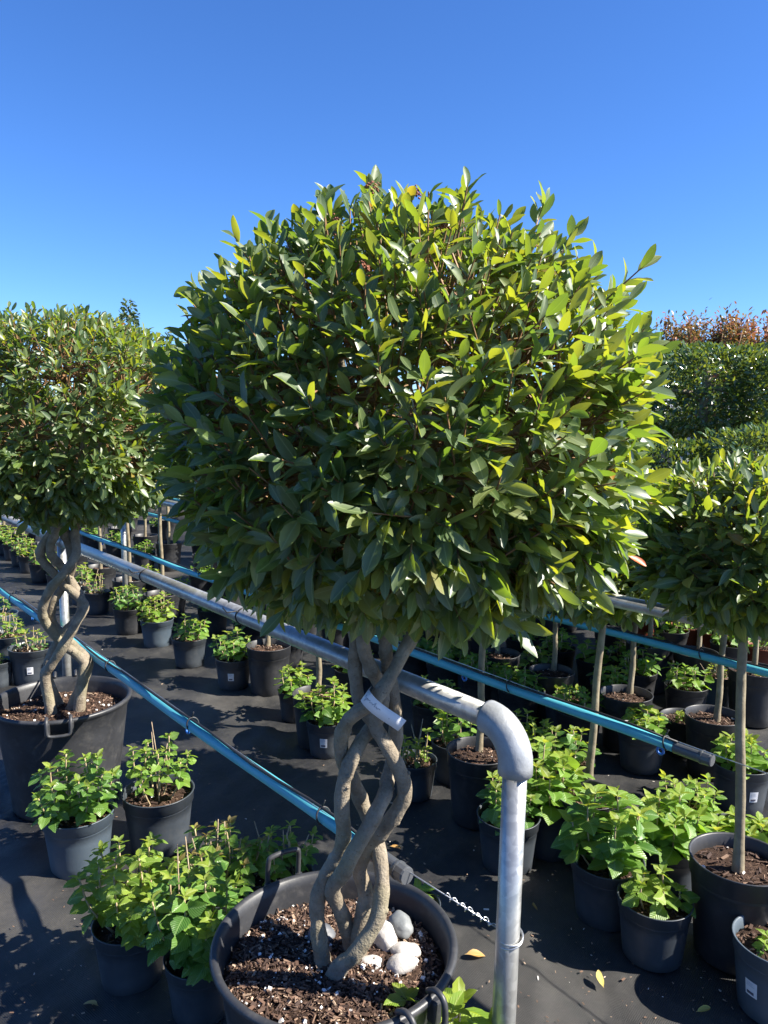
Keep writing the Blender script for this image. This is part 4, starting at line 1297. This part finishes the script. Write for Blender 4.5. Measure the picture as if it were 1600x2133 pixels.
# ------------------------------------------------------------------ straight stemmed standard bays
CR = []
for s in range(4):
    lv, tips = make_crown(0.25, 0.25, 0.205, 430, 120, 0.058, 400 + s, ex=2.3)
    lv.P = [tuple(np.array(p)) for p in lv.P]
    me_full = lv.merged('crown', 'bayfar', M['bay'])
    tw = MB()
    for (b0, tip, d, inner) in tips:
        tw.tube([Vector(b0) * 0.35, Vector(b0), Vector(tip)], [0.003, 0.0022, 0.0012], 3, cap=False)
    CR.append((lv, me_full, tw.mesh('twigs', M['twig'])))
def standard(px, py, w, stem_b, stem_t, label, group=None, v=0, leaves=0, at=None, topz=1.02, lean=(0, 0), rmax=None, cscale=1.0):
    if at is None:
        p = at_height(px, py, 0.29)
        z = depth(p)
        rad = min(max(w * z / FPX / 2, 0.115), 0.145)
        sb = at_height(stem_b[0], stem_b[1], 0.245)
        st = at_dist(stem_t[0], stem_t[1], sb.y)
    else:
        p = at; rad = 0.132
        sb = Vector((p.x, p.y, 0.245)); st = Vector((p.x + lean[0], p.y + lean[1], topz))
    base = Vector((p.x, p.y, 0))
    h = 0.29 * rad / 0.132
    if at is None:
        cscale = 1.14
    t = thing('standard_bay', base, label, 'bay tree', group)
    pot(t, rad, h, 'potblack')
    soil(t, rad, h * 0.86)
    a = sb - base; a.z = h * 0.80
    b = st - base
    m = MB()
    pts = catmull([a, a.lerp(b, 0.33) + Vector((0.004, 0.003, 0)), a.lerp(b, 0.66) + Vector((-0.004, 0, 0)), b, b + Vector((0, 0, 0.15))], 6)
    rr = [(0.0150 - 0.003 * k / len(pts)) * (1.35 - 0.35 * min(1, k / 3)) for k in range(len(pts))]
    m.tube(pts, rr, 14, jit=0.10)
    obj('stem', m.mesh('stem', M['stem']), t)
    lv, me_full, me_tw = CR[v % 4]
    c = b + Vector((0, 0, 0.225 * cscale))
    q = Matrix.Rotation(random.random() * 6.28, 4, 'Z')
    mt = Matrix.Translation(c) @ q @ Matrix.Scale(cscale, 4)
    if leaves:
        Rm = np.array(q.to_3x3())
        l2 = Leaves()
        P = (np.array(lv.P) * cscale) @ Rm.T + np.array(c)
        l2.P = [tuple(x) for x in P]; l2.D = [tuple(x) for x in np.array(lv.D) @ Rm.T]; l2.Nn = [tuple(x) for x in np.array(lv.Nn) @ Rm.T]
        l2.L = [x * cscale for x in lv.L]; l2.Wr = lv.Wr; l2.R = lv.R; l2.K = lv.K
        big = pick_large(l2, base, leaves)
        rest = np.setdiff1d(np.arange(len(l2.L)), big)
        o = obj('crown', l2.merged('crown', 'bay', M['bay'], rest), t); o['kind'] = 'stuff'
        l2.objects(t, 'bay', {'a': 'bay'}, big)
    else:
        o = obj('crown', me_full, t); o.matrix_basis = mt; o['kind'] = 'stuff'
    o = obj('twigs', me_tw, t); o.matrix_basis = mt; o['kind'] = 'stuff'
    return t
S_ = standard
S_(1540, 1797, 195, (1537, 1832), (1549, 1312), 'straight stemmed bay in black pot whose label faces the cut back grey pot', v=0, leaves=220)
S_(1222, 1632, 130, (1225, 1612), (1257, 1292), 'straight stemmed bay rising through the big glossy hydrangeas', v=1, leaves=160)
S_(999, 1560, 136, (997, 1568), (1009, 1296), 'straight stemmed bay in black pot beside the cast elbow', v=2, leaves=60)
S_(660, 1430, 100, (662, 1432), (666, 1290), 'straight stemmed bay behind the full labelled hydrangea', v=3)
S_(560, 1340, 92, (557, 1346), (561, 1170), 'straight stemmed bay in big sunlit black pot under the rail', v=0)
S_(1488, 1482, 115, (1492, 1500), (1511, 1305), 'straight stemmed bay in pot with tan bark mulch behind the pipe cap', v=1, leaves=100)
S_(1305, 1437, 106, (1311, 1443), (1328, 1272), 'straight stemmed bay in wide black pot above the compact dark hydrangea', v=2, leaves=80)
S_(1150, 1385, 92, (1153, 1390), (1161, 1265), 'straight stemmed bay in empty looking black pot above the second pipe', v=3)
S_(1042, 1347, 76, (1036, 1353), (1040, 1270), 'straight stemmed bay behind the low hydrangea in the second row', v=0)
S_(1450, 1350, 88, (1455, 1354), (1461, 1262), 'straight stemmed bay in black pot under the third pipe', v=1)
S_(1278, 1302, 75, (1276, 1305), (1282, 1240), 'straight stemmed bay behind the small black potted hydrangea', v=2)
ROWGRP = ['straight bays just behind the third pipe', 'straight bays just behind the fourth pipe', 'straight bays in the first row past the fourth pipe', 'straight bays in the second row past the fourth pipe', 'straight bays in the last row before the hedges']
ROWLAB = ['slim straight stemmed bay standing just behind the third blue pipe', 'short straight stemmed bay standing just behind the fourth blue pipe', 'short straight stemmed bay in the first row past the fourth pipe', 'short straight stemmed bay in the second row past the fourth pipe', 'short straight stemmed bay in the last row before the hedges']
for i, px in enumerate((335, 267, 206, 150, 95, 45, 5)):
    p = row_at_px(OFF2 + 0.15, px, 0.6)
    S_(0, 0, 0, None, None, 'slim straight stemmed bay far along the second pipe, past the open braided trunk', 'straight stemmed bays far along the second pipe', v=i, at=Vector((p.x, p.y, 0)), topz=1.0 + 0.03 * math.sin(i))
for r_, (off, cols) in enumerate(((OFF3 + 0.20, (912, 800, 700, 600, 500, 430, 350, 300, 248, 200, 140, 80, 20)), (OFF4 + 0.15, (1580, 1360, 1130, 1000, 900, 780, 660, 540, 440, 350, 260, 180)), (OFF4 + 1.2, (1560, 1430, 1290, 1150, 1030, 900, 760, 600, 420, 300, 180)), (OFF4 + 2.3, (1590, 1480, 1380, 1260, 1140, 1000, 850, 640, 420)), (OFF4 + 3.6, (1560, 1450, 1340, 1220, 1100, 940, 760, 520, 300)))):
    for i, px in enumerate(cols):
        p = row_at_px(off, px, 0.6)
        S_(0, 0, 0, None, None, ROWLAB[r_], ROWGRP[r_], v=i + r_, at=Vector((p.x, p.y, 0)), topz=(0.86 if r_ == 0 else 0.70) + 0.04 * math.sin(i * 2.1 + r_))

# ------------------------------------------------------------------ background planting
def leaf_mass(n, sampler, L, seed, up=0.5):
    rg = np.random.default_rng(seed)
    lv = Leaves()
    for i in range(n):
        p, d = sampler(rg)
        lv.add(p, norm(d + rg.normal(size=3) * 0.7 + UP * up * 0.4), d + UP * up + rg.normal(size=3) * 0.5, L * rg.uniform(0.6, 1.3), rg.uniform(0.38, 0.5), rg.random() * 0.99)
    return lv
def evergreen(px, y, topy, boty, halfw_m, dep_m, label, seed, n, L, mkey='hedge', ground_to=None, name='evergreen_tree', cat='tree', trunk=True, group=None, lumps=0.12, spike=False):
    top = at_dist(px, topy, y); bot = at_dist(px, boty, y)
    base = Vector((top.x, y, 0))
    t = thing(name, base, label, cat, group)
    zc = (top.z + bot.z) / 2; rz = (top.z - bot.z) / 2
    offv = seed * 3.7
    def smp(rg):
        d = rand_dir_g(rg)
        ex = 4.0
        q = (abs(d[0] / halfw_m) ** ex + abs(d[1] / dep_m) ** ex + abs(d[2] / rz) ** ex) ** (-1 / ex)
        k = rg.uniform(0.78, 1.0) + lumps * mnoise.noise(Vector(d * 3 + offv)) + lumps * 0.7 * mnoise.noise(Vector(d * 8 + offv))
        return d * q * k + np.array([0, 0, zc]), d
    lv = leaf_mass(n, smp, L, seed)
    o = obj('crown', lv.merged('crown', 'bayfar', M[mkey]), t); o['kind'] = 'stuff'
    if trunk:
        m = MB()
        m.tube(catmull([(0, 0, -0.05), (0.03, 0, zc * 0.35), (-0.02, 0.02, zc * 0.7), (0, 0, zc + rz * 0.5)], 5), [0.09 - 0.003 * k for k in range(16)], 10, jit=0.1)
        obj('trunk', m.mesh('trunk', M['stem']), t)
        for k in range(6):
            m = MB(); a = k * 1.1
            m.tube([(0, 0, zc - rz * 0.5 + k * 0.06), (math.cos(a) * halfw_m * 0.35, math.sin(a) * dep_m * 0.35, zc), (math.cos(a) * halfw_m * 0.8, math.sin(a) * dep_m * 0.8, zc + rz * 0.4 * math.sin(k))], [0.035, 0.025, 0.01], 6)
            obj('branch', m.mesh('branch', M['stem']), t)
    return t
def rand_dir_g(rg):
    v = rg.normal(size=3)
    return v / np.linalg.norm(v)
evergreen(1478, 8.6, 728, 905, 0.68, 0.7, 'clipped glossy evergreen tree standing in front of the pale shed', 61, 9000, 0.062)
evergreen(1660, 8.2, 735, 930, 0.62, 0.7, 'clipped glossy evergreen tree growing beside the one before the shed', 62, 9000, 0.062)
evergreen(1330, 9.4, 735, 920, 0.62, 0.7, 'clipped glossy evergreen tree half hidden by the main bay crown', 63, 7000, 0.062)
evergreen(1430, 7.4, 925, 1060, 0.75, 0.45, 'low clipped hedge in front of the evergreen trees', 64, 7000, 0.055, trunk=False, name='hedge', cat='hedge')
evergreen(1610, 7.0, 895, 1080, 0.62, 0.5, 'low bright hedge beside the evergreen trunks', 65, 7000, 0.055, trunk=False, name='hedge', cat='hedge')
def photinia(px, y, topy, halfw, label, seed, n):
    top = at_dist(px, topy, y)
    base = Vector((top.x, y, 0))
    t = thing('red_leaved_tree', base, label, 'tree')
    H = top.z
    rg = np.random.default_rng(seed)
    lv = Leaves(); tw = MB()
    for k in range(46):
        a = rg.random() * 6.28; r = math.sqrt(rg.random()) * halfw
        hz = H * (0.87 + 0.13 * rg.random() ** 1.5 * (1 - 0.6 * (r / halfw)))
        tip = np.array([r * math.cos(a), r * math.sin(a) * 0.7, hz])
        b0 = tip * np.array([0.4, 0.4, 0.55])
        tw.tube([Vector(b0), Vector(tip)], [0.014, 0.004], 4)
        for i in range(n // 46):
            q = rg.uniform(0.45, 1.03)
            p = b0 + (tip - b0) * q + rg.normal(size=3) * 0.07
            d = norm(rg.normal(size=3) + UP * 0.5)
            lv.add(p, d, UP + rg.normal(size=3) * 0.5, 0.075 * rg.uniform(0.6, 1.2), 0.4, min(0.99, max(0, q * 0.95 + rg.normal() * 0.15 - 0.1)))
    m = MB(); m.tube([(0, 0, -0.05), (0.02, 0, H * 0.3), (0, 0, H * 0.7)], [0.08, 0.06, 0.03], 10)
    obj('trunk', m.mesh('trunk', M['stem']), t)
    o = obj('twigs', tw.mesh('twigs', M['twig']), t); o['kind'] = 'stuff'
    o = obj('crown', lv.merged('crown', 'bayfar', M['photinia']), t); o['kind'] = 'stuff'
photinia(1480, 11.0, 632, 0.62, 'tree with salmon red young leaves and one tall shoot above the hedge', 71, 6500)
photinia(1610, 11.2, 652, 0.95, 'tree with brick red young leaves rising behind the clipped evergreens', 72, 9000)
def conifer(px, y, topy, r, label, seed, n):
    top = at_dist(px, topy, y); base = Vector((top.x, y, 0)); H = top.z
    t = thing('conifer', base, label, 'tree')
    def smp(rg):
        h = 1 - math.sqrt(rg.random()); a = rg.random() * 6.28
        rr = r * (1.02 - h) ** 0.8 * (0.75 + 0.3 * math.sin(a * 5 + h * 30)) * rg.uniform(0.6, 1)
        return np.array([rr * math.cos(a), rr * math.sin(a), 0.5 + h * (H - 0.5)]), np.array([math.cos(a), math.sin(a), -0.1])
    lv = leaf_mass(n, smp, 0.14, seed, 0.1)
    o = obj('crown', lv.merged('crown', 'bayfar', M['conifer']), t); o['kind'] = 'stuff'
    m = MB(); m.tube([(0, 0, -0.05), (0, 0, H * 0.9)], [0.14, 0.03], 8)
    obj('trunk', m.mesh('trunk', M['stem']), t)
conifer(268, 19.0, 618, 1.0, 'dark conifer tip showing above the second braided bay', 81, 6000)
conifer(345, 20.0, 690, 1.1, 'feathery green conifer between the two braided bay crowns', 82, 6000)
# boundary hedge that closes the nursery off behind the rows
def boundary(x0, x1, y0, y1, h, label, seed, n):
    base = Vector(((x0 + x1) / 2, (y0 + y1) / 2, 0))
    t = thing('boundary_hedge', base, label, 'hedge')
    a = Vector((x0, y0, 0)) - base; b = Vector((x1, y1, 0)) - base
    al = (b - a).normalized(); nn = np.array([al.y, -al.x, 0])
    if nn[1] > 0: nn = -nn
    def smp(rg):
        q = rg.random(); p = np.array(a.lerp(b, q))
        if rg.random() < 0.75:
            z = rg.random() * h; dd = nn; o = nn * (0.4 + 0.2 * mnoise.noise(Vector((q * 40, z * 2, seed))) + rg.uniform(-0.15, 0.05))
        else:
            z = h + 0.12 * mnoise.noise(Vector((q * 50, 0, seed))) + rg.uniform(-0.1, 0.05); dd = UP; o = nn * rg.uniform(-0.4, 0.4)
        return p + o + np.array([0, 0, z]), dd
    lv = leaf_mass(n, smp, 0.09, seed)
    o = obj('foliage', lv.merged('foliage', 'bayfar', M['hedge']), t); o['kind'] = 'stuff'
    m = MB()
    q = Matrix(((al.x, -al.y, 0), (al.y, al.x, 0), (0, 0, 1)))
    m.box((0, 0, h / 2 - 0.05), ((b - a).length / 2, 0.28, h / 2 - 0.05), q)
    obj('branches', m.mesh('branches', M['stem'], smooth=False), t)
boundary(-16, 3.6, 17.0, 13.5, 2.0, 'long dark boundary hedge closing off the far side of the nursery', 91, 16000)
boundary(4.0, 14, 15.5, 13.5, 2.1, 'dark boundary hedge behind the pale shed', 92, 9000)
def shed():
    p = at_dist(1470, 900, 12.6)
    base = Vector((p.x, 12.6, 0))
    t = thing('pale_shed', base, 'low pale grey shed glimpsed through gaps under the evergreens', 'shed')
    m = MB(); m.box((0, 0.6, 0.85), (1.5, 0.8, 0.85)); obj('wall', m.mesh('wall', M['shed'], smooth=False), t)
    m = MB()
    m.add([(-1.6, -0.35, 1.70), (1.6, -0.35, 1.70), (1.6, 1.55, 1.95), (-1.6, 1.55, 1.95), (-1.6, -0.35, 1.76), (1.6, -0.35, 1.76), (1.6, 1.55, 2.01), (-1.6, 1.55, 2.01)], [(0, 3, 2, 1), (4, 5, 6, 7), (0, 1, 5, 4), (1, 2, 6, 5), (2, 3, 7, 6), (3, 0, 4, 7)])
    obj('roof', m.mesh('roof', M['shedroof'], smooth=False), t)
    for x in (-0.8, 0.1):
        m = MB(); m.box((x, -0.205, 1.05), (0.3, 0.012, 0.28)); w_ = obj('window', m.mesh('window', M['glass'], smooth=False), t)
    m = MB(); m.box((0.95, -0.21, 0.78), (0.32, 0.015, 0.76)); obj('door', m.mesh('door', M['shedroof'], smooth=False), t)
shed()

# ------------------------------------------------------------------ litter on the fabric
def fallen(px, py, L, ang, label, key='fallen', seed=1):
    p = at_height(px, py, 0.008)
    me = leaf_mesh('bay', seed % 5, key, 0.42)
    o = obj('fallen_leaf', me)
    o.location = (p.x, p.y, 0.014)
    o.rotation_euler = (0.10, 0.12, ang)
    o.scale = (L, L, L)
    tag(o, label, 'leaf')
fallen(968, 1992, 0.062, -1.45, 'tan fallen leaf on the fabric beside the main tub', seed=1)
fallen(1258, 2062, 0.052, 0.1, 'pale yellow fallen leaf lying alone on open fabric', seed=2)
fallen(812, 1766, 0.045, -1.7, 'curled brown fallen leaf behind the braided trunk', seed=3)
fallen(1400, 1988, 0.045, -0.9, 'brown fallen leaf in the shadow of the slate pot', seed=4)
fallen(1450, 2112, 0.045, -1.3, 'dull fallen leaf in the shadow below the grey labelled pot', seed=5)
fallen(205, 2100, 0.05, 1.2, 'yellowish fallen leaf in the shade of the clump by the tub', seed=6)
fallen(1120, 1900, 0.03, 0.4, 'small brown fallen leaf behind the end post', seed=7)
def litter():
    rg = np.random.default_rng(77)
    m = MB()
    for i in range(900):
        px = rg.uniform(-100, 1700); py = 1350 + 850 * math.sqrt(rg.random())
        p = at_height(px, py, 0.0)
        if p.y > 6: continue
        l = rg.uniform(0.0015, 0.0045) if rg.random() < 0.93 else rg.uniform(0.004, 0.009)
        h = (l, l * rg.uniform(0.2, 0.5), l * 0.18)
        q = Matrix.Rotation(rg.random() * 6.28, 3, 'Z')
        m.box((p.x, p.y, 0.006 + 0.001 * rg.random()), h, q, rg.uniform(0.45, 0.95))
    o = obj('litter', m.mesh('litter', M['chips'], smooth=False, rnd=True))
    o['kind'] = 'stuff'; o['label'] = 'bark crumbs and grit scattered over the black fabric'
litter()
